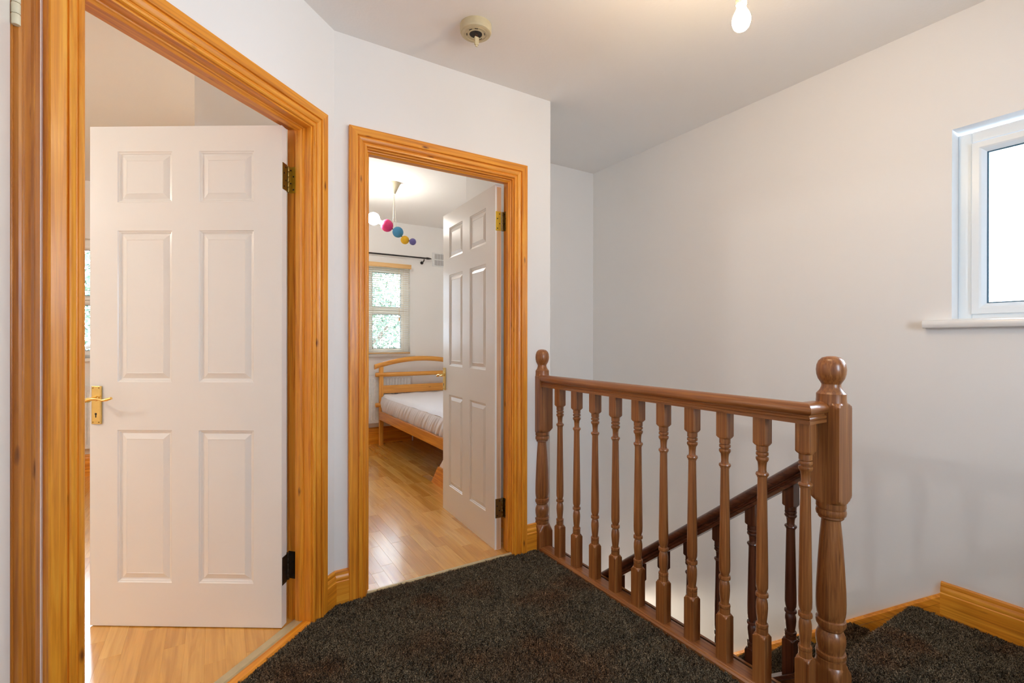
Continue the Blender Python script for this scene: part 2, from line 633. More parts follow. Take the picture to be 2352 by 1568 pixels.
def lay(parent, x0, x1, y0, y1, wd, lengths, inside, limit):
    rng = random.Random(11)
    spots = []
    x = x0
    while x < x1 - 0.001:
        y = y0 - rng.choice((0.08, 0.17, 0.26, 0.33))
        while y < y1:
            ln = rng.choice(lengths)
            ya, yb = y, min(y + ln, y1)
            if ya < y0:
                ya = y0
            if yb - ya > 0.03 and inside(x + wd / 2, (ya + yb) / 2, ya, yb):
                spots.append((x, ya, min(wd, x1 - x), yb - ya))
            y += ln
        x += wd
    # nearest first
    spots.sort(key=lambda s: (s[0] + 0.03) ** 2 + (s[1] + s[3] / 2) ** 2)
    for s in spots[:limit]:
        strip('plank', s[0], s[1], round(s[2], 3), round(s[3], 3), parent)
    rest = spots[limit:]
    if rest:
        mb = MB()
        for s in rest:
            mb.box((s[0] + 0.0005, s[1] + 0.0005, 0), (s[0] + s[2] - 0.0005, s[1] + s[3] - 0.0005, 0.006))
        o = mb.build('plank_field', 'laminate', parent)
        o['kind'] = 'stuff'


f2 = MB()
f2.box((0.36, YB, -0.22), (1.55, YW, 0.0015))
f2.box((1.55, 2.95, -0.22), (2.70, YW, 0.0015))
fb = f2.build('floor', 'underlay', kind='structure')
lay(fb, 0.45, 2.60, YB + 0.012, YW - 0.02, 0.0645, (0.24, 0.36, 0.48, 0.60), lambda x, y, ya, yb: not (x > 1.5 and ya < 3.62), 290)
f3 = MB()
f3.add([(CX, YB, 0.0015), (0.40, YW, 0.0015), (-3.1, YW, 0.0015), (-3.1, 1.38, 0.0015), (-0.40, 1.40, 0.0015)],
       [(0, 1, 2, 3, 4)])
f3.add([(CX, YB, -0.22), (0.40, YW, -0.22), (-3.1, YW, -0.22), (-3.1, 1.38, -0.22), (-0.40, 1.40, -0.22)],
       [(4, 3, 2, 1, 0)])
fc = f3.build('floor', 'underlay', kind='structure')


def in_room1(x, y, ya, yb):
    def off(px, py):
        return (px - CX) * AN.x + (py - YB) * AN.y
    if x > -0.08 and yb > 2.56:
        return False
    return off(x, ya) < -0.02 and off(x + 0.03, ya) < -0.01


# room floor strips run to the threshold: clip rows individually
def lay_room1():
    rng = random.Random(5)
    spots = []
    wd = 0.0645
    x = -3.0
    while x < 0.34:
        # smallest y on the room side of the angled wall for this row
        xm = x + wd
        # off = (x-CX)*AN.x + (y-YB)*AN.y = -0.07  -> y
        ymin = YB + (-0.060 - (x - CX) * AN.x) / AN.y
        ymin = max(ymin, 1.47)
        y = 1.47 - rng.choice((0.08, 0.17, 0.26, 0.33))
        top = 2.56 if x + wd > -0.08 else YW - 0.02
        while y < top:
            ln = rng.choice((0.24, 0.36, 0.48, 0.60))
            ya, yb = max(y, ymin), min(y + ln, top)
            if yb - ya > 0.02:
                spots.append((x, ya, wd, yb - ya))
            y += ln
        x += wd
    spots.sort(key=lambda s: (s[0] + 0.03) ** 2 + (s[1] + s[3] / 2) ** 2)
    for s in spots[:285]:
        strip('plank', s[0], s[1], round(s[2], 3), round(s[3], 3), fc)
    mb = MB()
    for s in spots[285:]:
        mb.box((s[0] + 0.0005, s[1] + 0.0005, 0), (s[0] + s[2] - 0.0005, s[1] + s[3] - 0.0005, 0.006))
    o = mb.build('plank_field', 'laminate', fc)
    o['kind'] = 'stuff'


lay_room1()
# thresholds
tr = struct(empty('trim_4', mw=FA))
t1 = MB()
t1.loft([[(x, y, z) for y, z in ((0.004, 0), (0.004, 0.006), (-0.003, 0.011), (-0.033, 0.011), (-0.036, 0))] for x in (OA0, OA1)])
t1.build('timber_strip', 'pineX', tr, mw=FA)
t2 = MB()
t2.loft([[(x, y, z) for y, z in ((-0.036, 0), (-0.036, 0.008), (-0.042, 0.013), (-0.072, 0.013), (-0.080, 0.006), (-0.080, 0))] for x in (OA0, OA1)])
t2.build('cover_strip', 'strip', tr, mw=FA)
tr2 = MB()
tr2.loft([[(x, y, z) for y, z in ((-0.004, 0), (-0.002, 0.008), (-0.008, 0.012), (-0.016, 0.012), (-0.024, 0.007), (-0.024, 0))] for x in (-OB1, -OB0)])
tr2.build('trim_5', 'strip', mw=FB, kind='structure')

# ------------------------------------------------------------------ architraves and linings
W = 0.078
CAS = [(0, 0), (0, 0.008), (0.003, 0.0115), (0.009, 0.0125), (0.013, 0.010), (0.0145, 0.0075), (0.0175, 0.0075), (0.019, 0.011),
       (0.025, 0.0155), (0.033, 0.0175), (0.0365, 0.0165), (0.038, 0.0125), (0.041, 0.0125), (0.0425, 0.0195), (0.045, 0.021),
       (0.075, 0.021), (0.078, 0.0185), (0.078, 0)]


def door_frame(name, FM, a, b_, T, face_stop, matv='pineZ', math_='pineX', dy=0.0):
    """a,b_: clear opening in local x; architrave on y>=0 side; lining to y=-T"""
    root = struct(empty(name, mw=FM))
    sb = 0.006
    ia, ib, iz = a - sb, b_ + sb, OZ + sb
    mb = MB().loft([[(ia - u, t, 0) for u, t in CAS], [(ia - u, t, iz + u) for u, t in CAS]])
    mb.build('architrave', matv, root, smooth=25, mw=FM)
    mb = MB().loft([[(ib + u, t, 0) for u, t in CAS], [(ib + u, t, iz + u) for u, t in CAS]])
    mb.build('architrave', matv, root, smooth=25, mw=FM)
    mb = MB().loft([[(ia - u, t, iz + u) for u, t in CAS], [(ib + u, t, iz + u) for u, t in CAS]])
    mb.build('architrave', math_, root, smooth=25, mw=FM)
    MB().box((a - L, -T - 0.001, 0), (a, 0.001, OZ + L)).build('lining', matv, root, bevel=0.0015, mw=FM)
    MB().box((b_, -T - 0.001, 0), (b_ + L, 0.001, OZ + L)).build('lining', matv, root, bevel=0.0015, mw=FM)
    MB().box((a, -T - 0.001, OZ), (b_, 0.001, OZ + L)).build('lining', math_, root, bevel=0.0015, mw=FM)
    if face_stop:
        y0, y1 = -T + 0.042, -T + 0.070
        prof = [(0.0, y1 + 0.004), (0.004, y1 + 0.003), (0.006, y1 - 0.002), (0.012, y1 - 0.006), (0.012, y0), (0.0, y0)]
        MB().loft([[(a + d, y, z) for d, y in prof] for z in (0.012, OZ)]).build('door_stop', matv, root, smooth=30, mw=FM)
        MB().loft([[(b_ - d, y, z) for d, y in prof] for z in (0.012, OZ)]).build('door_stop', matv, root, smooth=30, mw=FM)
        MB().loft([[(x, y, OZ - d) for d, y in prof] for x in (a, b_)]).build('door_stop', math_, root, smooth=30, mw=FM)
    # architrave on the room side too
    BK = [(u, t) for u, t in ((0, 0), (0, 0.012), (0.02, 0.016), (0.07, 0.016), (0.07, 0))]
    if name != 'trim_3':
        for s, e in ((-1, a - sb), (1, b_ + sb)):
            MB().loft([[(e + s * u, -T - t, 0) for u, t in BK], [(e + s * u, -T - t, iz + u) for u, t in BK]]).build('architrave', matv, root, mw=FM)
        MB().loft([[(ia - u, -T - t, iz + u) for u, t in BK], [(ib + u, -T - t, iz + u) for u, t in BK]]).build('architrave', math_, root, mw=FM)
    return root


door_frame('trim_1', FA, OA0, OA1, TA, True)
door_frame('trim_2', FB, -OB1, -OB0, TB, True)

# ------------------------------------------------------------------ six-panel doors
PU = ((0.112, 0.332), (0.440, 0.660))
PZ = ((1.691, 1.893), (0.978, 1.579), (0.183, 0.788))
LW, LT, LZ0, LZ1 = 0.771, 0.038, 0.010, 1.992


def rect_ring(u0, u1, z0, z1, d, y):
    return [(u0 + d, y, z0 + d), (u1 - d, y, z0 + d), (u1 - d, y, z1 - d), (u0 + d, y, z1 - d)]


PRINGS = [(0.0, 0.0), (0.003, -0.0035), (0.007, -0.0045), (0.010, -0.0085), (0.015, -0.0095), (0.017, -0.0085), (0.036, -0.0015), (0.038, -0.0025), (0.040, -0.0025)]


def make_leaf(root, width, z0, z1, lipping=False):
    mb = MB()
    us = [0, PU[0][0], PU[0][1], PU[1][0], PU[1][1], width]
    zs = [z0, PZ[2][0], PZ[2][1], PZ[1][0], PZ[1][1], PZ[0][0], PZ[0][1], z1]
    hw = LT / 2
    for i in range(5):
        for j in range(7):
            if i in (1, 3) and j in (1, 3, 5):
                continue
            mb.box((us[i], -hw, zs[j]), (us[i + 1], hw, zs[j + 1]))
    o = mb.build('leaf', 'gloss', root)
    # merge the seams
    bm = bmesh.new()
    bm.from_mesh(o.data)
    bmesh.ops.remove_doubles(bm, verts=bm.verts, dist=1e-5)
    dead = {}
    for f in bm.faces:
        key = tuple(round(x, 5) for x in f.calc_center_median())
        dead.setdefault(key, []).append(f)
    bmesh.ops.delete(bm, geom=[f for fs in dead.values() if len(fs) > 1 for f in fs], context='FACES')
    bmesh.ops.recalc_face_normals(bm, faces=bm.faces)
    bm.to_mesh(o.data)
    bm.free()
    first = {}
    for zi, (a, b_) in enumerate(PZ):
        for u0, u1 in PU:
            if zi not in first:
                pb = MB()
                h2 = b_ - a
                w2 = u1 - u0
                rings = [rect_ring(0, w2, 0, h2, d, hw + y) for d, y in PRINGS][::-1] + [rect_ring(0, w2, 0, h2, d, -hw - y) for d, y in PRINGS]
                pb.loft(rings)
                p = pb.build('panel', 'gloss', root)
                first[zi] = p.data
            else:
                p = bpy.data.objects.new('panel', first[zi])
                COL.objects.link(p)
                p.parent = root
            p.location = (u0, 0, a)
    if lipping:
        MB().box((-0.0012, -hw + 0.002, z0 + 0.002), (0.0, hw - 0.011, z1 - 0.012)).build('edge_lipping', 'bare', root, label='bare timber hinge edge')
    return o


def add_handle(root, side, width, flip=1):
    """side +1: local +y face"""
    u = width - 0.031
    y0 = side * LT / 2
    pl_ = MB()
    pl_.loft([[(u - 0.0195, y0, z), (u + 0.0195, y0, z), (u + 0.0195, y0 + side * 0.006, z), (u + 0.016, y0 + side * 0.008, z),
               (u - 0.016, y0 + side * 0.008, z), (u - 0.0195, y0 + side * 0.006, z)] for z in (0.812, 0.962)])
    plate = pl_.build('handle_plate', 'brass', root, bevel=0.001)
    yb = y0 + side * 0.008
    hb = MB()
    hb.tube([(u, yb, 0.914), (u, yb + side * 0.004, 0.914)], [0.011, 0.0095], 16)
    hb.tube([(u, yb, 0.914), (u, yb + side * 0.016, 0.914), (u, yb + side * 0.030, 0.913), (u - 0.003, yb + side * 0.040, 0.912), (u - 0.010, yb + side * 0.045, 0.912)],
            [0.0085, 0.0070, 0.0075, 0.009, 0.010], 14)
    pts, rad = [], []
    for k in range(15):
        t = k / 14
        pts.append((u + 0.004 - 0.104 * t, yb + side * (0.043 + 0.006 * math.sin(t * 3.1)), 0.912 + 0.006 * math.sin(t * 5.2 - 0.6) + 0.014 * max(0, t - 0.72) / 0.28))
        rad.append(0.0095 * (1 - 0.45 * math.sin(min(1, t * 1.15) * math.pi * 0.9)) if t < 0.9 else 0.007)
    hb.tube(pts, rad, 12, 0.75)
    hb.build('lever', 'brass', plate, smooth=50)
    kh = MB()
    kh.tube([(u, yb - side * 0.001, 0.852), (u, yb + side * 0.0006, 0.852)], 0.0042, 14)
    kh.box((u - 0.0018, yb - side * 0.001, 0.838), (u + 0.0018, yb + side * 0.0006, 0.852))
    kh.build('keyhole', 'keyhole', plate)
    for dx in (-0.012, 0.012):
        for z in (0.819, 0.955):
            MB().tube([(u + dx, yb - side * 0.001, z), (u + dx, yb + side * 0.0007, z)], 0.0028, 10).build('screw', 'oldbrass', plate)
    return plate


def add_hinge(root, FM_leaf, z0, z1, ax, ay, ang_leaf, ang_lin, mats):
    """two plates and a knuckle round the axis (world xy ax,ay)"""
    kn = MB()
    nseg = 5
    h = (z1 - z0) / nseg
    for i in range(nseg):
        kn.lathe([(0.0052, z0 + i * h + 0.0006), (0.0058, z0 + i * h + 0.002), (0.0058, z0 + (i + 1) * h - 0.002), (0.0052, z0 + (i + 1) * h - 0.0006)], 14, ax, ay)
    k = kn.build('hinge', mats[0], smooth=40)
    k.parent = root
    k.matrix_parent_inverse = root.matrix_world.inverted()
    for org, ang, mt in ((ang_leaf[0], ang_leaf[1], mats[1]), (ang_lin[0], ang_lin[1], mats[2])):
        d = Vector((math.cos(ang), math.sin(ang), 0))
        q = Vector((-d.y, d.x, 0))
        p = MB()
        o3 = Vector((org[0], org[1], 0))
        a0 = o3 + d * 0.001
        a1 = o3 + d * 0.034
        t = 0.0013
        p.loft([[a0 - q * t + Vector((0, 0, z)), a1 - q * t + Vector((0, 0, z)), a1 + q * t + Vector((0, 0, z)), a0 + q * t + Vector((0, 0, z))] for z in (z0, z1)])
        o = p.build('hinge_plate', mt)
        o.parent = k
        sc_ = MB()
        for i in range(4):
            c = o3 + d * (0.011 if i % 2 else 0.024) + Vector((0, 0, z0 + (z1 - z0) * (i + 0.5) / 4))
            sc_.tube([c - q * 0.0022, c + q * 0.0022], 0.0034, 10)
        s = sc_.build('hinge_screw', 'keyhole')
        s.parent = k
    return k


def in_cam(r, d):
    return Vector((r * math.cos(TH) + d * math.sin(TH), -r * math.sin(TH) + d * math.cos(TH)))


bpy.context.view_layer.update()
# door 1 (left room): local x from hinge to free edge, local +y faces the landing
c1 = in_cam(-0.4816 * 1.885, 1.885)
e1 = Vector((-0.83872, 0.54457))
a1 = math.atan2(e1.y, e1.x)
q1 = Vector((-e1.y, e1.x))          # local +y
base1 = Vector(c1) - q1 * (LT / 2)
d1 = struct(empty('door_1', mw=frame((base1.x, base1.y, 0), a1)))
make_leaf(d1, LW, LZ0, LZ1)
add_handle(d1, 1, LW)
add_handle(d1, -1, LW)
bpy.context.view_layer.update()
ax1 = Vector((CX, YB)) + AD * (OA0 + 0.002) + AN * (-TA - 0.001)
back1 = base1 - q1 * (LT / 2)
axp = (ax1 + back1) / 2
angA = math.atan2(AN.y, AN.x)
for z0, z1, ms in ((1.744, 1.849, ('oldbrass', 'oldbrass', 'yellowbrass')), (0.175, 0.285, ('bronze', 'bronze', 'bronze'))):
    lin1 = Vector((CX, YB)) + AD * (OA0 + 0.0008) + AN * (-TA)
    add_hinge(d1, None, z0, z1, axp.x + 0.002, axp.y, (back1 - e1 * 0.0008, math.atan2(q1.y, q1.x)), (lin1, angA), ms)

# door 2 (bedroom): opened 90 degrees along the right side; local +y faces -X
h2 = Vector((1.2907, 2.257))
e2 = Vector((0.0404, 0.9992)).normalized()
a2 = math.atan2(e2.y, e2.x)
q2 = Vector((-e2.y, e2.x))
base2 = h2 - q2 * (LT / 2)
d2 = struct(empty('door_2', mw=frame((base2.x, base2.y, 0), a2)))
make_leaf(d2, 0.766, 0.006, 1.9935, True)
add_handle(d2, 1, 0.766)
add_handle(d2, -1, 0.766)
bpy.context.view_layer.update()
bk2 = h2 - q2 * LT
for z0, z1, ms in ((1.744, 1.849, ('oldbrass', 'yellowbrass', 'oldbrass')), (0.178, 0.283, ('oldbrass', 'oldbrass', 'oldbrass'))):
    add_hinge(d2, None, z0, z1, (bk2.x + 1.345) / 2, 2.254, (bk2 - e2 * 0.0008, math.atan2(q2.y, q2.x)), ((1.3442, 2.254), -math.pi / 2), ms)

# cupboard door on the far left (door 3) and its frame
def fc_y(Yw):
    return LY - Yw


ca = fc_y(1.277) + 0.002                # clear opening start (local x)
ROOT3 = door_frame('trim_3', FC, ca, ca + 0.766, 0.09, False, 'pinedoor3', 'pineX')
d3 = struct(empty('door_3', mw=FC))
MB().box((ca + 0.002, -0.040, 0.010), (ca + 0.764, -0.001, 1.996)).build('leaf', 'gloss', d3, bevel=0.002, mw=FC)
bpy.context.view_layer.update()
hp = FC @ Vector((ca + 0.001, 0.006, 0))
kn = MB()
for i in range(5):
    h = 0.105 / 5
    kn.lathe([(0.0062, 1.744 + i * h + 0.0006), (0.0068, 1.744 + i * h + 0.002), (0.0068, 1.744 + (i + 1) * h - 0.002), (0.0062, 1.744 + (i + 1) * h - 0.0006)], 14, hp.x, hp.y)
kk = kn.build('hinge', 'cream', smooth=40, label='hinge knuckle painted over in cream')
kk.parent = d3
kk.matrix_parent_inverse = d3.matrix_world.inverted()

# ------------------------------------------------------------------ skirting boards
SK = [(0, 0), (0.019, 0), (0.019, 0.100), (0.016, 0.104), (0.0175, 0.110), (0.0165, 0.120), (0.012, 0.128), (0.0125, 0.133), (0.0105, 0.142), (0.007, 0.146), (0, 0.146)]


def skirt(name, x0, x1, FM, mat='pineX', prof=SK, parent=None):
    return MB().loft([[(x, y, z) for y, z in prof] for x in (x0, x1)]).build(name, mat, parent, smooth=25, mw=FM, kind='structure')


skirt('baseboard_left', 0.006, OA0 - 0.006 - W, FA)
skirt('baseboard_back', -(OB0 - 0.006 - W), -CX, FB)
skirt('baseboard_back', -1.50, -(OB1 + 0.006 + W), FB)
skirt('baseboard_right', -1.32, 0.748, FR)
skirt('baseboard_cupboard', ca + 0.766 + 0.006 + W, 2.78, FC)
SK2 = [(y, z * 0.187 / 0.146) for y, z in SK]
skirt('baseboard_front', -2.60, -0.45, FW, prof=SK2)
skirt('baseboard_front', -0.36, 3.0, FW, prof=SK2)
# raking skirting down the stairs on the right wall
rk = MB()
sl = -0.822


def rake_pt(dy, dz):
    return lambda Y: (XR - dy, Y, 0.098 + sl * (Y - 0.748) + dz)


prof = [(0, 0), (0.012, 0), (0.016, -0.008), (0.019, -0.014), (0.019, -0.040), (0.0175, -0.042), (0.0175, -0.30), (0, -0.30)]
rk.loft([[rake_pt(a, b_)(Y) for a, b_ in prof] for Y in (0.748, YF)])
rk.build('baseboard_stair', 'pineY', smooth=25, kind='structure')

# ------------------------------------------------------------------ stairs (carpeted) : thing
st = empty('staircase', (2.1, NOSE, 0))
thing(st, 'carpeted staircase going down behind the turned wooden balustrade', 'staircase')
bpy.context.view_layer.update()
for k in range(9):
    z = -RISE * k
    y0 = NOSE + GO * (k - 1) - 0.0
    if k > 0:
        tb = MB()
        tb.loft([[(x, y, zz) for y, zz in ((y0 - 0.02, z - 0.03), (y0 - 0.02, z - 0.004), (y0 + GO - 0.012, z - 0.004), (y0 + GO - 0.002, z - 0.010), (y0 + GO - 0.002, z - 0.024), (y0 + GO - 0.012, z - 0.03))] for x in (1.66, XR - 0.019)])
        o = tb.build('tread', 'backing', smooth=40)
        o.parent = st
        o.matrix_parent_inverse = st.matrix_world.inverted()
    yr = NOSE + GO * k - 0.030
    o = MB().box((1.66, yr, z - RISE - 0.03), (XR - 0.019, yr + 0.012, z - 0.02)).build('riser', 'backing')
    o.parent = st
    o.matrix_parent_inverse = st.matrix_world.inverted()
# string under the stair balusters with a capping
sg = MB()
ST_SL = -0.80
zc = lambda Y: 0.018 + ST_SL * (Y - 0.870)
sg.loft([[(x, 0.79, zc(0.79) - 0.30), (x, 0.79, zc(0.79)), (x, YF - 0.004, zc(YF)), (x, YF - 0.004, zc(YF) - 0.30)] for x in (1.625, 1.658)])
o = sg.build('string', 'hardY')
o.parent = st
o.matrix_parent_inverse = st.matrix_world.inverted()
cp = MB()
cp.loft([[(x, 0.79, zc(0.79) - 0.002), (x, 0.79, zc(0.79) + 0.016), (x, YF - 0.004, zc(YF) + 0.016), (x, YF - 0.004, zc(YF) - 0.002)] for x in (1.612, 1.671)])
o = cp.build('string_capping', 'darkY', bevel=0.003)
o.parent = st
o.matrix_parent_inverse = st.matrix_world.inverted()

# ------------------------------------------------------------------ balustrades
# baluster profile: (radius, z) ; square blocks come from clipping the circle to a square
BAL = [(0.050, 0.0), (0.050, 0.1565), (0.050, 0.157), (0.0292, 0.1575), (0.0240, 0.1635), (0.0200, 0.1675), (0.0186, 0.1685), (0.0186, 0.186), (0.0150, 0.1868), (0.0150, 0.1885), (0.0185, 0.190), (0.0194, 0.195),
       (0.0185, 0.200), (0.0145, 0.2015), (0.0140, 0.207), (0.0150, 0.215), (0.0166, 0.230), (0.0180, 0.252), (0.0176, 0.268), (0.0155, 0.280), (0.0128, 0.2865),
       (0.0150, 0.2872), (0.0190, 0.2905), (0.0197, 0.296), (0.0188, 0.3015), (0.0138, 0.303), (0.0145, 0.308), (0.0182, 0.320), (0.0187, 0.340), (0.0184, 0.38),
       (0.0170, 0.48), (0.0152, 0.60), (0.0140, 0.684), (0.0140, 0.686), (0.0156, 0.6865), (0.0156, 0.6915), (0.0185, 0.6925), (0.0200, 0.6975), (0.0185, 0.7025),
       (0.0135, 0.7045), (0.0122, 0.712), (0.0128, 0.726), (0.0142, 0.738), (0.0185, 0.7445), (0.0198, 0.749), (0.0190, 0.7545), (0.0138, 0.7565), (0.0138, 0.7595),
       (0.0185, 0.761), (0.0194, 0.766), (0.0185, 0.771), (0.0142, 0.7725), (0.0142, 0.7745), (0.0186, 0.7755), (0.0186, 0.7925), (0.0200, 0.793), (0.0245, 0.7965), (0.0292, 0.8015), (0.050, 0.802), (0.050, 0.8025), (0.050, 0.890)]
NEW = [(0.062, -0.22), (0.062, 0.0995), (0.062, 0.100), (0.056, 0.110), (0.048, 0.124), (0.044, 0.134), (0.0405, 0.139), (0.0405, 0.156), (0.0360, 0.1575), (0.0365, 0.1595), (0.0405, 0.1615), (0.0418, 0.168), (0.0405, 0.1745),
       (0.0350, 0.1765), (0.0375, 0.186), (0.0400, 0.200), (0.0410, 0.214), (0.0395, 0.226), (0.0350, 0.237), (0.0310, 0.243), (0.0318, 0.246), (0.0355, 0.2495), (0.0355, 0.2560), (0.0400, 0.2580),
       (0.0418, 0.266), (0.0405, 0.2755), (0.0355, 0.2785), (0.0385, 0.290), (0.0405, 0.305), (0.0410, 0.330), (0.0400, 0.37), (0.0360, 0.45), (0.0310, 0.53), (0.0265, 0.580), (0.0262, 0.588),
       (0.0320, 0.590), (0.0352, 0.594), (0.0345, 0.5990), (0.0330, 0.600), (0.0400, 0.6025), (0.0416, 0.611), (0.0400, 0.6205), (0.0358, 0.6225), (0.0358, 0.6255), (0.0408, 0.6265), (0.0408, 0.642),
       (0.043, 0.643), (0.050, 0.649), (0.057, 0.657), (0.062, 0.664), (0.062, 0.6645), (0.062, 0.9345), (0.062, 0.935), (0.057, 0.942), (0.050, 0.948), (0.0415, 0.953), (0.0405, 0.966), (0.0405, 0.980), (0.0380, 0.983),
       (0.0310, 0.992), (0.0265, 1.003), (0.0262, 1.010), (0.0300, 1.017), (0.0360, 1.027), (0.0400, 1.041), (0.0412, 1.055), (0.0395, 1.070), (0.0345, 1.083), (0.0250, 1.0925), (0.0120, 1.0965), (0.002, 1.0972)]


def scale_prof(prof, z0, z1, w_):
    lo, hi = prof[0][1], prof[-1][1]
    return [(r * w_, z0 + (z - lo) / (hi - lo) * (z1 - z0)) for r, z in prof]


RAIL = [(0.027, 0.0), (0.027, 0.0095), (0.0242, 0.0105), (0.0242, 0.0125), (0.0265, 0.0145), (0.0270, 0.0175), (0.0245, 0.0205), (0.0205, 0.0235), (0.0205, 0.0260), (0.0275, 0.0285), (0.0325, 0.034), (0.034, 0.041), (0.0325, 0.049), (0.027, 0.0565), (0.016, 0.0615), (0.0, 0.063)]
RAILF = RAIL + [(-a, b_) for a, b_ in RAIL[-2::-1]]
RX, RZ = 1.5285, 0.894
YM = 0.767
bal = empty('landing_balustrade', (RX, 1.4, 0))
thing(bal, 'brown turned balustrade along the landing edge, with ball-topped newels and level handrail', 'balustrade')
bpy.context.view_layer.update()


def sub(o, root):
    o.parent = root
    o.matrix_parent_inverse = root.matrix_world.inverted()
    return o


# handrail with mitred return to the newel
hr = MB()
rings = [[(RX + a, YB - 0.040, RZ + b_) for a, b_ in RAILF], [(RX + a, YM + a, RZ + b_) for a, b_ in RAILF]]
hr.loft(rings)
sub(hr.build('handrail', 'hardY', smooth=35), bal)
hr = MB()
rings = [[(RX + a, YM + a, RZ + b_) for a, b_ in RAILF], [(1.603, YM + a, RZ + b_) for a, b_ in RAILF]]
hr.loft(rings)
sub(hr.build('handrail_return', 'hardX', smooth=35), bal)
# base rail
brp = [(-0.036, -0.012), (-0.0365, 0.012), (-0.033, 0.018), (-0.026, 0.0195), (-0.0245, 0.0215), (0.0245, 0.0215), (0.026, 0.0195), (0.036, 0.018), (0.036, -0.012)]
brm = MB().loft([[(RX + 0.001 + a, y, b_) for a, b_ in brp] for y in (0.69, YB - 0.041)])
sub(brm.build('base_rail', 'hardY', smooth=25), bal)
MB().box((1.600, 0.80, -0.24), (1.611, YB - 0.05, 0.0)).build('trim_6', 'hardY', kind='structure')
nw = MB().lathe(NEW, 64, 0, 0, sq=0.041)
o = nw.build('newel_post', 'hardZ', smooth=28, label='full ball-topped newel post at the head of the stairs')
o.location = (1.641, 0.746, 0)
sub(o, bal)
nh = MB().lathe([(max(r, 0.001), z) for r, z in NEW if z > -0.3], 64, 0, 0, sq=0.044, half=True)
o = nh.build('newel_post', 'hardZ', smooth=28, label='half newel post fixed flat to the wall beside the bedroom door')
o.location = (1.536, YB - 0.0005, 0)
sub(o, bal)
bm_ = MB().lathe(scale_prof(BAL, 0.018, 0.8965, 1.0), 48, 0, 0, sq=0.0205)
first = None
for k in range(10):
    yk = 0.767 + (1.970 - 0.747) / 9 * k + 0.0005 * k * 0
    if first is None:
        o = bm_.build('baluster', 'hardZ', smooth=28)
        first = o.data
    else:
        o = bpy.data.objects.new('baluster', first)
        COL.objects.link(o)
    o.location = (1.5305, yk, 0)
    o.rotation_euler = (0, 0, (k % 4) * math.pi / 2)
    sub(o, bal)

sb_ = empty('stair_balustrade', (1.642, 1.6, -0.4))
thing(sb_, 'dark stained sloping handrail and spindles beside the descending stairs', 'balustrade')
bpy.context.view_layer.update()
RZB = lambda Y: 0.690 + ST_SL * (Y - 0.824)
hr = MB()
ca_ = 1.0 / math.cos(math.atan(-ST_SL))
hr.loft([[(1.642 + a, Y, RZB(Y) + b_ * ca_ * 0.92) for a, b_ in RAILF] for Y in (0.785, YF)])
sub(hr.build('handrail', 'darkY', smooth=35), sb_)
for k in range(15):
    yk = 0.870 + 0.1335 * k
    zb_, zt = zc(yk) + 0.012, RZB(yk) + 0.006
    if yk > YF - 0.05:
        break
    if k == 0:
        LEN = zt - zb_
        mb = MB().lathe(scale_prof(BAL, 0, LEN, 0.95), 40, 0, 0, sq=0.0185)
        # rake the ends to the slope
        mb.v = [(x, y, z + (ST_SL * y if (z < 0.02 or z > LEN - 0.06) else 0)) for x, y, z in mb.v]
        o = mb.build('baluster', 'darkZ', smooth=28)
        fm = o.data
    else:
        o = bpy.data.objects.new('baluster', fm)
        COL.objects.link(o)
    o.location = (1.642, yk, zb_)
    sub(o, sb_)

# ------------------------------------------------------------------ carpet pile (stuff)
rng = np.random.default_rng(3)


def vnoise(xy, cell, seed, dim=1):
    r = np.random.default_rng(seed)
    g = r.random((512, 512, dim))
    p = xy / cell
    i = np.floor(p).astype(int)
    f = p - i
    f = f * f * (3 - 2 * f)
    a = g[i[:, 0] % 512, i[:, 1] % 512]
    b_ = g[(i[:, 0] + 1) % 512, i[:, 1] % 512]
    c_ = g[i[:, 0] % 512, (i[:, 1] + 1) % 512]
    d_ = g[(i[:, 0] + 1) % 512, (i[:, 1] + 1) % 512]
    fx, fy = f[:, :1], f[:, 1:]
    return (a * (1 - fx) + b_ * fx) * (1 - fy) + (c_ * (1 - fx) + d_ * fx) * fy


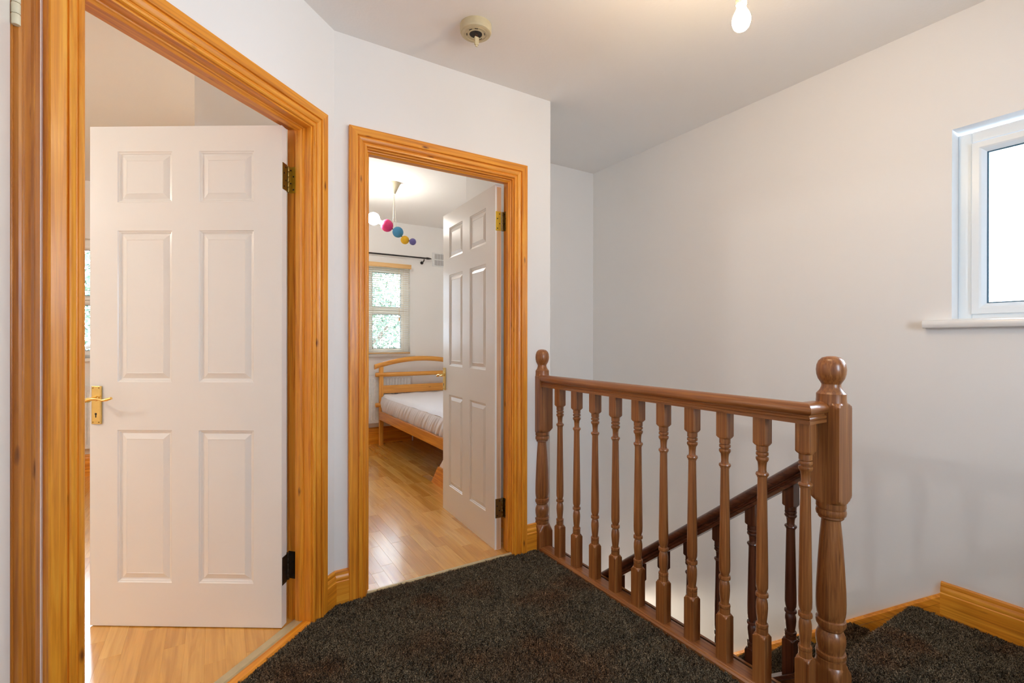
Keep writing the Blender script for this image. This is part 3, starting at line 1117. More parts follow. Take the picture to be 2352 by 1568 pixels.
def pile(name, P, Nn, U, uv, height, width, parent=None, seed=0):
    """P points, Nn normals, U tangent, uv 2-D coordinates for the clump noise"""
    n_ = len(P)
    r = np.random.default_rng(seed + 50)
    V = np.cross(Nn, U)
    ln = vnoise(uv, 0.008, seed + 1, 2) - 0.5
    ln2 = vnoise(uv, 0.045, seed + 2, 2) - 0.5
    h = height * (0.45 + 0.75 * vnoise(uv, 0.009, seed + 3)[:, 0] + 0.25 * r.random(n_))
    lean = (ln * 1.1 + ln2 * 0.45 + (r.random((n_, 2)) - 0.5) * 0.9) * height
    ang = r.random(n_) * 2 * np.pi
    bx = (np.cos(ang)[:, None] * U + np.sin(ang)[:, None] * V) * width * (0.7 + 0.6 * r.random(n_))[:, None]
    L2 = lean[:, :1] * U + lean[:, 1:] * V
    mid = P + Nn * (h * 0.6)[:, None] + L2 * 0.35
    tip = P + Nn * h[:, None] + L2
    vs = np.empty((n_, 5, 3))
    vs[:, 0] = P - bx * 0.5
    vs[:, 1] = P + bx * 0.5
    vs[:, 2] = mid + bx * 0.55
    vs[:, 3] = mid - bx * 0.55
    vs[:, 4] = tip
    k = np.arange(n_)[:, None] * 5
    faces = np.concatenate([k + np.array([0, 1, 2]), k + np.array([0, 2, 3]), k + np.array([3, 2, 4])], axis=1).reshape(-1)
    me = bpy.data.meshes.new(name)
    me.vertices.add(n_ * 5)
    me.vertices.foreach_set('co', vs.reshape(-1).astype(np.float32))
    me.loops.add(len(faces))
    me.loops.foreach_set('vertex_index', faces.astype(np.int32))
    nf = n_ * 3
    me.polygons.add(nf)
    me.polygons.foreach_set('loop_start', np.arange(0, nf * 3, 3, dtype=np.int32))
    me.polygons.foreach_set('loop_total', np.full(nf, 3, dtype=np.int32))
    me.update(calc_edges=True)
    me.validate()
    me.materials.append(M['pile'])
    me.shade_smooth()
    o = bpy.data.objects.new(name, me)
    COL.objects.link(o)
    if parent:
        sub(o, parent)
    o['kind'] = 'stuff'
    return o


def visible(x, y, lo=1.40):
    r = x * math.cos(TH) - y * math.sin(TH)
    d = x * math.sin(TH) + y * math.cos(TH)
    return (d > lo) & (np.abs(r) < 1.12 * d + 0.15)


# landing
area = (2.95) * (3.0)
NT = int(area * 125000)
xy = np.column_stack([rng.uniform(-0.36, 2.56, NT), rng.uniform(-0.8, YB, NT)])
x, y = xy[:, 0], xy[:, 1]
off = (x - CX) * AN.x + (y - YB) * AN.y
s_ = (x - CX) * AD.x + (y - YB) * AD.y
inb = (off > 0.004) & (x > LX + 0.002) & (((x < 1.489) & (y < YB - 0.002)) | ((y < NOSE - 0.02) & (x < XR - 0.02)))
inb &= ~((x > 1.489) & (y > 0.70) & (x < 1.685))
# skip what stands on the floor: casings and skirtings
inb &= ~((off < 0.019) & ((s_ < OA0 - 0.004) | (s_ > OA1 + 0.004)))
inb &= ~((y > YB - 0.019) & ((x < OB0 - 0.004) | (x > OB1 + 0.004)))
inb &= ~((x > 1.49) & (y > YB - 0.05))
inb &= visible(x, y)
xy = xy[inb]
dist = xy[:, 0] * math.sin(TH) + xy[:, 1] * math.cos(TH)
P = np.column_stack([xy, np.full(len(xy), -0.004)])
Nn = np.tile([0, 0, 1.0], (len(P), 1))
U = np.tile([1.0, 0, 0], (len(P), 1))
cp_ = pile('landing_carpet', P, Nn, U, xy + 5, 0.0145, 0.0040)
thing(cp_, 'dark charcoal-brown shaggy carpet pile covering the landing floor', 'carpet')


def step_points(k, n_):
    """tread k (0 = landing edge strip), nosing curve and riser; returns P,N,U,uv"""
    z = -RISE * k
    yn = NOSE + GO * k
    x0, x1 = (1.70 if k == 0 else 1.675), XR - 0.021
    y0 = yn - GO - 0.0
    segs = [('t', GO - 0.016), ('n', 0.028), ('r', RISE - 0.02)]
    tot = sum(s for _, s in segs)
    Ps, Ns, Us, uv = [], [], [], []
    u = rng.uniform(0, tot, n_)
    xx = rng.uniform(x0, x1, n_)
    t = np.zeros((n_, 3))
    nn = np.zeros((n_, 3))
    a = u < segs[0][1]
    t[a] = np.column_stack([xx[a], (y0 + u[a]), np.full(a.sum(), z - 0.004)])
    nn[a] = (0, 0, 1)
    b_ = (u >= segs[0][1]) & (u < segs[0][1] + 0.028)
    ang = (u[b_] - segs[0][1]) / 0.028 * np.pi * 0.95
    cy, cz, r = yn - 0.014, z - 0.014, 0.011
    t[b_] = np.column_stack([xx[b_], cy + r * np.sin(ang), cz + r * np.cos(ang)])
    nn[b_] = np.column_stack([np.zeros(b_.sum()), np.sin(ang), np.cos(ang)])
    c_ = u >= segs[0][1] + 0.028
    d_ = u[c_] - segs[0][1] - 0.028
    t[c_] = np.column_stack([xx[c_], np.full(c_.sum(), yn - 0.020), z - 0.028 - d_])
    nn[c_] = (0, 1, 0)
    U_ = np.tile([1.0, 0, 0], (n_, 1))
    return t, nn, U_, np.column_stack([xx, u + 3 * k]) + 7


for k in range(0, 5):
    P, Nn, U, uv = step_points(k, int((XR - 1.7) * 0.42 * 120000))
    if k == 0:
        keep = P[:, 1] > NOSE - 0.02
        P, Nn, U, uv = P[keep], Nn[keep], U[keep], uv[keep]
    pile('stair_carpet', P, Nn, U, uv, 0.0135, 0.0040, st, seed=9 + k)

# ------------------------------------------------------------------ landing window


def win_frame(root, FM, x0, x1, z0, z1, yf, cols, rows, pane, gasket, fw=0.043, sw=0.044, depth=0.055, mat='upvc'):
    """frame in local coords: y=yf is the face nearest to the room (negative = into the wall)"""
    fr = MB()
    yb = yf - depth
    fr.box((x0, yb, z0), (x0 + fw, yf, z1)); fr.box((x1 - fw, yb, z0), (x1, yf, z1))
    fr.box((x0 + fw, yb, z0), (x1 - fw, yf, z0 + fw * 0.6)); fr.box((x0 + fw, yb, z1 - fw), (x1 - fw, yf, z1))
    for a in cols[1:]:
        fr.box((a[0] - fw * 0.5, yb, z0 + fw * 0.6), (a[0] + fw * 0.5, yf, z1 - fw))
    f = fr.build('window_frame', mat, root, bevel=0.003, mw=FM)
    for ci, c_ in enumerate(cols):
        a = x0 + fw if ci == 0 else c_[0] + fw * 0.5
        b_ = x1 - fw if ci == len(cols) - 1 else cols[ci + 1][0] - fw * 0.5
        for ri, (za, zb_) in enumerate(rows):
            s = MB()
            ys = yf + 0.010
            prof = [(0.001, yf - 0.03), (0.001, ys - 0.002), (0.003, ys), (sw * 0.55, ys), (sw * 0.7, ys - 0.003), (sw, ys - 0.016), (sw, yf - 0.03)]
            rg = []
            for d, y in prof:
                rg.append([(a + d, y, za + d), (b_ - d, y, za + d), (b_ - d, y, zb_ - d), (a + d, y, zb_ - d)])
            s.loft(rg + [rg[0]], caps=False)
            so = s.build('sash', mat, root, mw=FM)
            g = MB()
            g.box((a + sw - 0.001, yf - 0.018, za + sw - 0.001), (b_ - sw + 0.001, yf - 0.014, zb_ - sw + 0.001))
            g.build('pane', pane, so, mw=FM)
            if gasket:
                q = MB()
                rg = []
                for d, y in ((sw - 0.0005, yf - 0.008), (sw + 0.005, yf - 0.010), (sw + 0.005, yf - 0.0145), (sw - 0.0005, yf - 0.0145)):
                    rg.append([(a + d, y, za + d), (b_ - d, y, za + d), (b_ - d, y, zb_ - d), (a + d, y, zb_ - d)])
                q.loft(rg + [rg[0]], caps=False).build('gasket', 'gasket', so, mw=FM)


w1 = struct(empty('window_1', mw=FR))
win_frame(w1, FR, WY0, WY1, WZ0, WZ1 - 0.012, -0.070, [(WY0,), ((WY0 + WY1) / 2 - 0.0,)], [(WZ0 + 0.018, WZ1 - 0.058)], 'frost', True)
sp = [(-0.072, 1.203), (-0.072, 1.236), (0.028, 1.236), (0.036, 1.233), (0.040, 1.226), (0.040, 1.214), (0.036, 1.206), (0.028, 1.203)]
o = MB().loft([[(x, y, z - 0.004) for y, z in sp] for x in (WY0 - 0.09, WY1 + 0.085)])
o.build('window_sill', 'sill', w1, smooth=30, mw=FR)
portal('window_portal_landing', (XR + 0.30, (WY0 + WY1) / 2, (WZ0 + WZ1) / 2), (-1, 0, 0), WY1 - WY0, WZ1 - WZ0)
w4 = struct(empty('fill_window', mw=FT))  # unseen rear window, added to fill the landing with daylight
win_frame(w4, FT, 0.85, 1.50, 1.0, 2.0, -0.09, [(0.85,)], [(1.02, 1.96)], 'clear', False)
portal('fill_portal_rear', (1.175, -1.60, 1.5), (0, 1, 0), 0.65, 1.0)

# bedroom and room windows: panes over panes
for nm, BWi, cols in (('window_2', BW, [(-BW[1],), (-1.42,), (-1.02,)]), ('window_3', RW, [(-RW[1],), (1.10,), (1.60,)])):
    ww = struct(empty(nm, mw=FW))
    win_frame(ww, FW, -BWi[1] + 0.0, -BWi[0], BWi[2], BWi[3], -0.060, cols, [(1.012, 1.488), (1.478, 1.957)], 'clear', True, fw=0.045, sw=0.045, mat='upvcw')
    o = MB().loft([[(x, y, z) for y, z in ((-0.06, 0.965), (-0.06, 0.995), (0.03, 0.995), (0.036, 0.990), (0.036, 0.970), (0.03, 0.965))] for x in (-BWi[1] - 0.05, -BWi[0] + 0.05)])
    o.build('window_sill', 'sill', ww, smooth=30, mw=FW)
    portal('window_portal', ((BWi[0] + BWi[1]) / 2, YW + 0.30, 1.5), (0, -1, 0), BWi[1] - BWi[0], 1.0)

# ------------------------------------------------------------------ landing ceiling: pendant bulb and alarm base
bx_, by_ = 1.355, 0.867
pb = empty('pendant_bulb', (bx_, by_, HC))
thing(pb, 'bare lit bulb in a cream lampholder hanging from the landing ceiling', 'light')
bpy.context.view_layer.update()
sub(MB().lathe([(0.045, HC - 0.001), (0.045, HC - 0.012), (0.036, HC - 0.024), (0.012, HC - 0.030), (0.004, HC - 0.032)][::-1], 32, bx_, by_).build('ceiling_rose', 'cream', smooth=40), pb)
sub(MB().tube([(bx_, by_, HC - 0.03), (bx_, by_, 2.239)], 0.0028, 10).build('flex', 'cream', smooth=60), pb)
sub(MB().lathe([(0.0152, 2.164), (0.0157, 2.167), (0.0157, 2.211), (0.0145, 2.215), (0.011, 2.227), (0.006, 2.240)], 28, bx_, by_).build('lampholder', 'cream', smooth=40), pb)
sub(MB().lathe([(0.0104, 2.154), (0.0107, 2.157), (0.0107, 2.165), (0.0090, 2.166)], 24, bx_, by_).build('bulb_cap', 'brass', smooth=40), pb)
bz = 2.157
bp_ = [(0.002, -0.082), (0.010, -0.0808), (0.018, -0.0765), (0.0245, -0.069), (0.0285, -0.058), (0.0297, -0.048), (0.0285, -0.037), (0.0250, -0.026), (0.0205, -0.017), (0.0165, -0.009), (0.0142, -0.002), (0.0135, 0.004)]
sub(MB().lathe([(r * 0.88, bz + z * 0.88) for r, z in bp_], 28, bx_, by_).build('bulb', 'bulb', smooth=60), pb)

ax_, ay_ = 0.942, 1.815
al = empty('smoke_alarm_base', (ax_, ay_, HC))
thing(al, 'round aged cream smoke alarm base on the ceiling with its connector hanging out', 'alarm')
bpy.context.view_layer.update()
sub(MB().lathe([(0.060, HC - 0.034), (0.063, HC - 0.033), (0.067, HC - 0.026), (0.067, HC)], 48, ax_, ay_).build('base_ring', 'oldcream', smooth=40), al)
cpn = MB()
# disc with a hole, slightly below, ribbed
for r0, r1, za, zb_ in ((0.028, 0.034, 0.0345, 0.0370), (0.034, 0.045, 0.0345, 0.0350), (0.045, 0.047, 0.0345, 0.0370), (0.047, 0.060, 0.0345, 0.0352)):
    rings = []
    for r, z in ((r0, HC - za + 0.001), (r0, HC - zb_), (r1, HC - zb_), (r1, HC - za + 0.001)):
        rings.append([(ax_ + r * math.cos(2 * math.pi * j / 48), ay_ + r * math.sin(2 * math.pi * j / 48), z) for j in range(48)])
    cpn.loft(rings + [rings[0]], caps=False)
sub(cpn.build('mounting_ring', 'oldcream', smooth=30), al)
sub(MB().lathe([(0.0265, HC - 0.0352), (0.0265, HC - 0.033)], 36, ax_, ay_).build('cable_hole', 'keyhole'), al)
for a in (0.5, 1.1, 2.6, 3.6, 4.3, 5.7):
    c_, s__ = math.cos(a), math.sin(a)
    slots = MB().tube([(ax_ + 0.038 * math.cos(a - 0.18), ay_ + 0.038 * math.sin(a - 0.18), HC - 0.0352), (ax_ + 0.038 * math.cos(a + 0.18), ay_ + 0.038 * math.sin(a + 0.18), HC - 0.0352)], 0.0016, 6)
    sub(slots.build('slot', 'keyhole'), al)
for i in range(3):
    wr = MB().tube([(ax_ - 0.008 + i * 0.004, ay_ - 0.01, HC - 0.034), (ax_ - 0.012 + i * 0.005, ay_ - 0.020, HC - 0.050), (ax_ - 0.010 + i * 0.004, ay_ - 0.022, HC - 0.066)], 0.0013, 6)
    sub(wr.build('wire', 'darkZ'), al)
sub(MB().box((ax_ - 0.017, ay_ - 0.027, HC - 0.094), (ax_ + 0.001, ay_ - 0.018, HC - 0.062)).box((ax_ - 0.013, ay_ - 0.0255, HC - 0.102), (ax_ - 0.003, ay_ - 0.0195, HC - 0.094)).build('connector', 'oldcream', bevel=0.001), al)

# ------------------------------------------------------------------ bedroom things
# pendant with a string of coloured balls
pc = Vector((1.288, 3.985, HC))
pe = empty('ball_pendant', pc)
thing(pe, 'bedroom pendant with a tilted row of coloured balls and a lit globe', 'light')
bpy.context.view_layer.update()
sub(MB().lathe([(0.006, HC - 0.098), (0.012, HC - 0.096), (0.050, HC - 0.012), (0.058, HC - 0.002), (0.058, HC)], 36, pc.x, pc.y).build('ceiling_cup', 'cream', smooth=40), pe)
balls = [('white_globe', (1.1367, 4.0607, 2.1775), 0.052, 'globe', 'lit white globe'), ('ball', (1.2339, 4.0004, 2.1187), 0.052, 'pink', 'pink ball'),
         ('ball', (1.3123, 3.9518, 2.0635), 0.0455, 'blue', 'blue ball'), ('ball', (1.3626, 3.9206, 1.9972), 0.0355, 'yellow', 'yellow ball'),
         ('ball', (1.4190, 3.8856, 1.9825), 0.0285, 'violet', 'violet ball')]
for nm, c_, r, mt, lb in balls:
    sub(MB().sphere(c_, r).build(nm, mt, smooth=60, label=lb), pe)
sub(MB().tube([b_[1] for b_ in balls[1:]], 0.004, 8).build('rod', 'black'), pe)
gd = (Vector(balls[1][1]) - Vector(balls[0][1])).normalized()
sub(MB().tube([Vector(balls[0][1]) + gd * 0.048, Vector(balls[1][1]) - gd * 0.044], 0.018, 16).build('globe_neck', 'cream', smooth=60), pe)
sub(MB().tube([(pc.x, pc.y, HC - 0.09), (1.277, 3.975, 2.10)], 0.0022, 8).build('cable', 'cream'), pe)
sub(MB().tube([(pc.x + 0.004, pc.y, HC - 0.09), (1.300, 3.962, 2.09)], 0.0012, 6).build('cable', 'cream'), pe)

# ceiling lamp added to brighten the left room (hangs beyond the door, out of the camera's sight)
lp = empty('room_fill_pendant', (-2.30, 2.45, HC))
thing(lp, 'unseen lit globe pendant added to brighten the left room', 'light')
bpy.context.view_layer.update()
sub(MB().lathe([(0.004, HC - 0.04), (0.03, HC - 0.03), (0.045, HC - 0.004), (0.045, HC)], 28, -2.30, 2.45).build('ceiling_rose', 'cream', smooth=40), lp)
sub(MB().tube([(-2.30, 2.45, HC - 0.035), (-2.30, 2.45, 2.19)], 0.003, 8).build('flex', 'cream'), lp)
sub(MB().lathe([(0.018, 2.14), (0.018, 2.18), (0.006, 2.20)], 20, -2.30, 2.45).build('lampholder', 'cream', smooth=40), lp)
sub(MB().sphere((-2.30, 2.45, 2.085), 0.06).build('globe', 'lamp', smooth=60), lp)

# pendant of the lower hall at the foot of the stairs
lp = empty('hall_pendant', (2.1, 3.5, -0.225))
thing(lp, 'lit globe pendant in the lower hall beyond the foot of the stairs', 'light')
bpy.context.view_layer.update()
sub(MB().tube([(2.1, 3.5, -0.226), (2.1, 3.5, -1.05)], 0.004, 8).build('flex', 'cream'), lp)
sub(MB().lathe([(0.018, -1.09), (0.018, -1.05), (0.006, -1.03)], 20, 2.1, 3.5).build('lampholder', 'cream', smooth=40), lp)
sub(MB().sphere((2.1, 3.5, -1.145), 0.06).build('globe', 'hall', smooth=60), lp)

# curtain pole
cpz = 2.097
cp0 = empty('curtain_pole', (1.3, YW - 0.08, cpz))
thing(cp0, 'thin black curtain pole above the bedroom window', 'curtain pole')
bpy.context.view_layer.update()
sub(MB().tube([(0.55, YW - 0.08, cpz), (2.075, YW - 0.08, cpz)], 0.0085, 14).build('pole', 'black', smooth=50), cp0)
sub(MB().tube([(2.07, YW - 0.08, cpz), (2.09, YW - 0.08, cpz), (2.115, YW - 0.08, cpz), (2.135, YW - 0.08, cpz)], [0.012, 0.013, 0.009, 0.003], 14).build('finial', 'black', smooth=50), cp0)
for bx in (2.045, 0.62):
    sub(MB().tube([(bx, YW, cpz - 0.045), (bx, YW - 0.03, cpz - 0.045), (bx, YW - 0.07, cpz - 0.03), (bx, YW - 0.08, cpz - 0.012)], 0.006, 10).tube([(bx, YW - 0.001, cpz - 0.045), (bx, YW - 0.008, cpz - 0.045)], 0.018, 14).build('bracket', 'black', smooth=50), cp0)

# wall vent
vt = empty('wall_vent', (2.25, YW, 2.11))
thing(vt, 'white slotted air vent on the bedroom wall right of the curtain pole', 'vent')
bpy.context.view_layer.update()
vx0, vx1, vz0, vz1 = 2.175, 2.40, 2.025, 2.185
sub(MB().box((vx0, YW - 0.010, vz0), (vx1, YW, vz1)).build('plate', 'whitemetal', bevel=0.002), vt)
x = vx0 + 0.030
while x < vx1 - 0.02:
    for za, zb_ in ((vz0 + 0.012, vz0 + 0.074), (vz0 + 0.086, vz1 - 0.012)):
        sub(MB().box((x, YW - 0.0112, za), (x + 0.0075, YW - 0.0095, zb_)).build('slot', 'shadow'), vt)
    x += 0.0195

# venetian blind
bl = empty('venetian_blind', (1.25, YW - 0.045, 1.97))
thing(bl, 'slatted blind with wooden headrail over the bedroom window', 'blind')
bpy.context.view_layer.update()
BX0, BX1 = 0.66, 1.885
sub(MB().box((BX0 - 0.01, YW - 0.090, 1.955), (BX1 + 0.003, YW - 0.078, 2.004)).box((BX0, YW - 0.078, 1.965), (BX1 - 0.002, YW - 0.030, 2.0)).build('headrail', 'blindwood', bevel=0.002), bl)
sub(MB().box((BX0, YW - 0.068, 1.000), (BX1 - 0.004, YW - 0.042, 1.014)).build('bottom_rail', 'blindwood', bevel=0.003), bl)
fm = None
ns = 40
for k in range(ns):
    z = 1.026 + k * (1.945 - 1.026) / (ns - 1)
    if fm is None:
        mb = MB()
        pr = []
        for j in range(7):
            t = j / 6 - 0.5
            pr.append((t * 0.026, -t * 0.0035 + 0.0016 * (1 - 4 * t * t)))
        ring = pr + [(a, b_ - 0.0009) for a, b_ in pr[::-1]]
        mb.loft([[(x_, a, b_) for a, b_ in ring] for x_ in (0, BX1 - BX0 - 0.012)])
        o = mb.build('slat', 'slat', smooth=40)
        fm = o.data
    else:
        o = bpy.data.objects.new('slat', fm)
        COL.objects.link(o)
    o.location = (BX0 + 0.004, YW - 0.055, z)
    sub(o, bl)
for x_ in (1.80, 1.46, 0.80):
    sub(MB().tube([(x_, YW - 0.069, 1.96), (x_, YW - 0.069, 1.01)], 0.0012, 6).build('ladder_cord', 'cream'), bl)
sub(MB().tube([(1.745, YW - 0.083, 1.955), (1.748, YW - 0.083, 1.40)], 0.0016, 6).build('pull_cord', 'blindwood'), bl)
sub(MB().lathe([(0.002, 1.405), (0.007, 1.398), (0.008, 1.375), (0.005, 1.362), (0.002, 1.360)][::-1], 12, 1.748, YW - 0.083).build('cord_toggle', 'bed', smooth=50), bl)


# radiators
def radiator(x0, x1, label):
    r = empty('radiator', ((x0 + x1) / 2, YW - 0.06, 0.25))
    thing(r, label, 'radiator')
    bpy.context.view_layer.update()
    z0, z1, yf = 0.245, 0.762, YW - 0.080
    mb = MB()
    pts = []
    x = x0 + 0.02
    pts.append((x0, yf + 0.006))
    pts.append((x0 + 0.004, yf))
    while x < x1 - 0.03:
        pts += [(x, yf), (x + 0.004, yf + 0.007), (x + 0.012, yf + 0.007), (x + 0.016, yf)]
        x += 0.0335
    pts += [(x1 - 0.004, yf), (x1, yf + 0.006), (x1, yf + 0.045), (x0, yf + 0.045)]
    mb.loft([[(a, b_, z) for a, b_ in pts] for z in (z0 + 0.035, z1 - 0.035)])
    mb.box((x0, yf, z0), (x1, yf + 0.045, z0 + 0.035))
    mb.box((x0, yf, z1 - 0.035), (x1, yf + 0.045, z1))
    sub(mb.build('panel', 'whitemetal'), r)
    for xx in (x0 - 0.03, x1 + 0.03):
        sub(MB().tube([(xx, yf + 0.022, 0.0), (xx, yf + 0.022, z0 + 0.035)], 0.0075, 12).tube([(xx, yf + 0.022, z0 + 0.03), (xx + (0.03 if xx < x0 else -0.03), yf + 0.022, z0 + 0.03)], 0.010, 12).build('pipe', 'whitemetal', smooth=50), r)
    for xx in (x0 + 0.12, x1 - 0.12):
        sub(MB().box((xx - 0.02, yf + 0.045, 0.35), (xx + 0.02, YW - 0.002, 0.70)).build('bracket', 'whitemetal'), r)


radiator(0.80, 1.885, 'white ribbed radiator under the bedroom window behind the bed')
radiator(-2.0, -0.70, 'white ribbed radiator under the window of the left room')

# bed
bd = empty('bed_frame', (2.0, 4.3, 0))
thing(bd, 'orange pine single bed frame with an arched slatted headboard', 'bed')
bpy.context.view_layer.update()
bX0, bX1 = 1.512, 2.488
BYH = 5.165
for px_ in (bX0, bX1 - 0.045):
    sub(MB().box((px_, BYH - 0.0, 0), (px_ + 0.045, BYH + 0.032, 0.895)).build('headboard_post', 'bed', bevel=0.004), bd)
# arched top rail
ar = MB()
rings = []
xc = (bX0 + bX1) / 2
for k in range(21):
    t = -1 + 2 * k / 20
    x_ = xc + t * (0.54)
    zt = 0.975 - 0.085 * t * t
    th_ = 0.026
    ring = []
    for j in range(14):
        a = 2 * math.pi * j / 14
        ring.append((x_, BYH + 0.012 + 0.024 * math.cos(a), zt - 0.03 + th_ * 1.05 * math.sin(a)))
    rings.append(ring)
ar.loft(rings)
sub(ar.build('headboard_arch', 'bedX', smooth=50), bd)
for nm, z, r, over in (('round_rail', 0.774, 0.024, 0.040), ('round_rail', 0.445, 0.024, 0.040)):
    sub(MB().tube([(bX0 - over, BYH + 0.016, z), (bX0 - over + 0.004, BYH + 0.016, z), (bX1 + over - 0.004, BYH + 0.016, z), (bX1 + over, BYH + 0.016, z)], [r * 0.8, r, r, r * 0.8], 18).build(nm, 'bedX', smooth=50), bd)
sub(MB().box((bX0 + 0.044, BYH + 0.004, 0.568), (bX1 - 0.044, BYH + 0.028, 0.655)).build('flat_rail', 'bedX', bevel=0.005), bd)
BYF = 3.375
for px_ in (bX0 - 0.008, bX1 - 0.016):
    sub(MB().box((px_, BYF, 0.290), (px_ + 0.024, BYH + 0.002, 0.380)).build('side_rail', 'bedY', bevel=0.003), bd)
sub(MB().box((bX0 + 0.016, BYF, 0.295), (bX1 - 0.016, BYF + 0.024, 0.40)).build('foot_rail', 'bedX', bevel=0.003), bd)
for px_ in (bX0 + 0.02, bX1 - 0.065):
    zf = 0.155 + (3.50 - (BYF + 0.03)) * (0.445 / 0.47)
    sub(MB().loft([[(px_, BYF + 0.024, 0.60 - (BYF + 0.024 - 3.03) * 0.9468), (px_ + 0.045, BYF + 0.024, 0.60 - (BYF + 0.024 - 3.03) * 0.9468), (px_ + 0.045, BYF + 0.060, 0.60 - (BYF + 0.060 - 3.03) * 0.9468), (px_, BYF + 0.060, 0.60 - (BYF + 0.060 - 3.03) * 0.9468)],
                   [(px_, BYF + 0.024, 0.39), (px_ + 0.045, BYF + 0.024, 0.39), (px_ + 0.045, BYF + 0.060, 0.39), (px_, BYF + 0.060, 0.39)]]).build('foot_block', 'bed'), bd)
for k in range(14):
    yy = BYF + 0.09 + k * 0.122
    sub(MB().box((bX0 + 0.014, yy, 0.350), (bX1 - 0.014, yy + 0.065, 0.366)).build('bed_slat', 'bedX'), bd)

# mattress with a ruched fitted sheet
mt_ = MB()
mx0, mx1, my0, my1, mz0, mz1 = bX0 + 0.020, bX1 - 0.020, BYF + 0.03, BYH - 0.006, 0.366, 0.562
nxu, nyu, nz = 40, 80, 8
import itertools
rs = random.Random(2)
foldph = [rs.uniform(0, 6.28) for _ in range(8)]


def top_z(u, v):
    x_, y_ = mx0 + u * (mx1 - mx0), my0 + v * (my1 - my0)
    z = mz1 + 0.003 * math.sin(14 * x_ + 5 * y_ + foldph[0]) * math.sin(9 * y_ + foldph[1]) + 0.0022 * math.sin(40 * x_ - 22 * y_ + foldph[2])
    e = min(u * (mx1 - mx0), (1 - u) * (mx1 - mx0), v * (my1 - my0), (1 - v) * (my1 - my0))
    if e < 0.03:
        z -= 0.03 - math.sqrt(max(0, 0.03 ** 2 - (0.03 - e) ** 2))
    return z


grid = [[(mx0 + i / nxu * (mx1 - mx0), my0 + j / nyu * (my1 - my0), top_z(i / nxu, j / nyu)) for j in range(nyu + 1)] for i in range(nxu + 1)]
vs, fs = [], []
for i in range(nxu + 1):
    for j in range(nyu + 1):
        vs.append(grid[i][j])
for i in range(nxu):
    for j in range(nyu):
        a = i * (nyu + 1) + j
        fs.append((a, a + nyu + 1, a + nyu + 2, a + 1))
mt_.add(vs, fs)
# perimeter skirt with slanting folds
per = [(mx0, my0 + (my1 - my0) * j / 440) for j in range(441)] + [(mx0 + (mx1 - mx0) * j / 120, my1) for j in range(1, 121)] \
    + [(mx1, my1 - (my1 - my0) * j / 440) for j in range(1, 441)] + [(mx1 - (mx1 - mx0) * j / 120, my0) for j in range(1, 120)]
rings = []
NZ = 18
for k in range(NZ + 1):
    t = k / NZ
    zz = (mz1 - 0.030) * (1 - t) + mz0 * t
    ring = []
    arc = 0
    for q, (x_, y_) in enumerate(per):
        arc += 1
        a = arc * (2.2 / 440)
        ph = a - 0.20 * t
        sn = math.sin(ph * 46 + 2.4 * math.sin(ph * 11))
        fold = 0.015 * (t ** 0.8) * ((abs(sn) ** 0.6) * (1 if sn > 0 else -0.35) + 0.35 * math.sin(ph * 118 + 1.7)) * (0.55 + 0.45 * math.sin(ph * 7.3) ** 2)
        bulge = 0.010 * math.sin(math.pi * min(1, t * 1.05))
        ox = -1 if x_ <= mx0 + 1e-6 else (1 if x_ >= mx1 - 1e-6 else 0)
        oy = -1 if y_ <= my0 + 1e-6 else (1 if y_ >= my1 - 1e-6 else 0)
        if oy == 1:
            bulge, fold = 0, 0
        ring.append((x_ + ox * (bulge + fold - 0.004 * t), y_ + (oy * (bulge + fold) if oy < 0 else 0), zz))
    rings.append(ring)
mt_.loft(rings, caps=False)
mo = mt_.build('mattress', 'sheet', smooth=70)
thing(mo, 'mattress in a white ruched fitted sheet lying on the pine bed', 'mattress')

# ------------------------------------------------------------------ garden seen through the windows
gr_ = MB().box((-30, YW + 0.3, -2.85), (34, 45, -2.75)).build('ground', 'lawn', kind='structure')


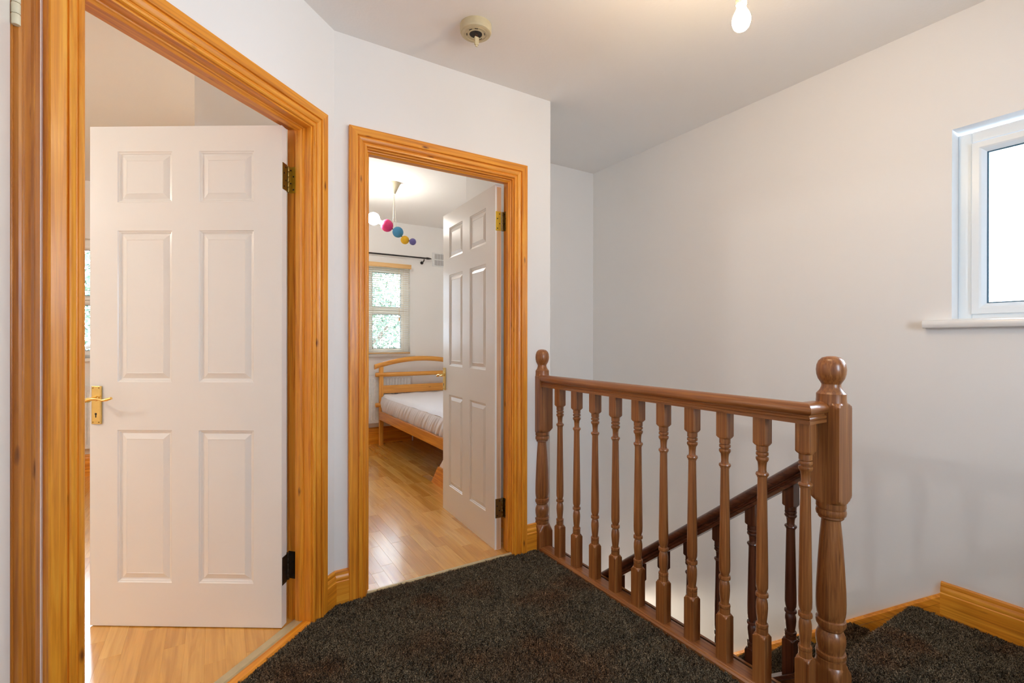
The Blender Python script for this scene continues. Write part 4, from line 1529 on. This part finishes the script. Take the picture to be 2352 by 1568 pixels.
def tree(x, y, h, rad, label, seed, nleaf=2600):
    rs_ = np.random.default_rng(seed)
    t = empty('garden_tree', (x, y, -2.75))
    thing(t, label, 'tree', None)
    bpy.context.view_layer.update()
    tr_ = MB()
    tr_.tube([(x, y, -2.76), (x + 0.1, y, -1.0), (x - 0.05, y + 0.1, h * 0.3), (x, y, h - rad * 0.4)], [0.16, 0.13, 0.09, 0.03], 10)
    for a in range(5):
        an = a * 1.3 + seed
        tr_.tube([(x, y, h * 0.1 + a * 0.2), (x + 0.6 * rad * math.cos(an), y + 0.6 * rad * math.sin(an), h * 0.35 + a * 0.25)], [0.06, 0.02], 8)
    sub(tr_.build('trunk', 'bark', smooth=50), t)
    # crown: clumped leaves
    nc = 34
    cc = rs_.normal(size=(nc, 3))
    cc /= np.linalg.norm(cc, axis=1)[:, None]
    cc = cc * rad * (0.35 + 0.6 * rs_.random((nc, 1))) * np.array([1, 1, 1.05])
    idx = rs_.integers(0, nc, nleaf)
    p = cc[idx] + rs_.normal(size=(nleaf, 3)) * rad * 0.17 + np.array([x, y, h])
    d1_ = rs_.normal(size=(nleaf, 3)); d1_ /= np.linalg.norm(d1_, axis=1)[:, None]
    d2_ = rs_.normal(size=(nleaf, 3)); d2_ /= np.linalg.norm(d2_, axis=1)[:, None]
    d2_ = np.cross(d1_, d2_)
    d2_ /= np.linalg.norm(d2_, axis=1)[:, None] + 1e-9
    s = 0.034 * (0.7 + 0.6 * rs_.random((nleaf, 1)))
    mb = MB()
    A_ = p - d1_ * s * 1.6; B_ = p + d2_ * s * 0.7; C_ = p + d1_ * s * 1.6; D_ = p - d2_ * s * 0.7
    vs = np.stack([A_, B_, C_, D_], axis=1).reshape(-1, 3).tolist()
    me = bpy.data.meshes.new('foliage')
    me.from_pydata(vs, [], [(4 * i, 4 * i + 1, 4 * i + 2, 4 * i + 3) for i in range(nleaf)])
    me.materials.append(M['leaf'])
    o = bpy.data.objects.new('foliage', me)
    COL.objects.link(o)
    o['kind'] = 'stuff'
    sub(o, t)


tree(2.9, 11.0, 2.2, 1.9, 'leafy green tree seen through the blind of the bedroom window', 1, 9000)
tree(-2.7, 10.6, 1.9, 1.9, 'leafy green tree seen through the window of the left room', 4, 9000)
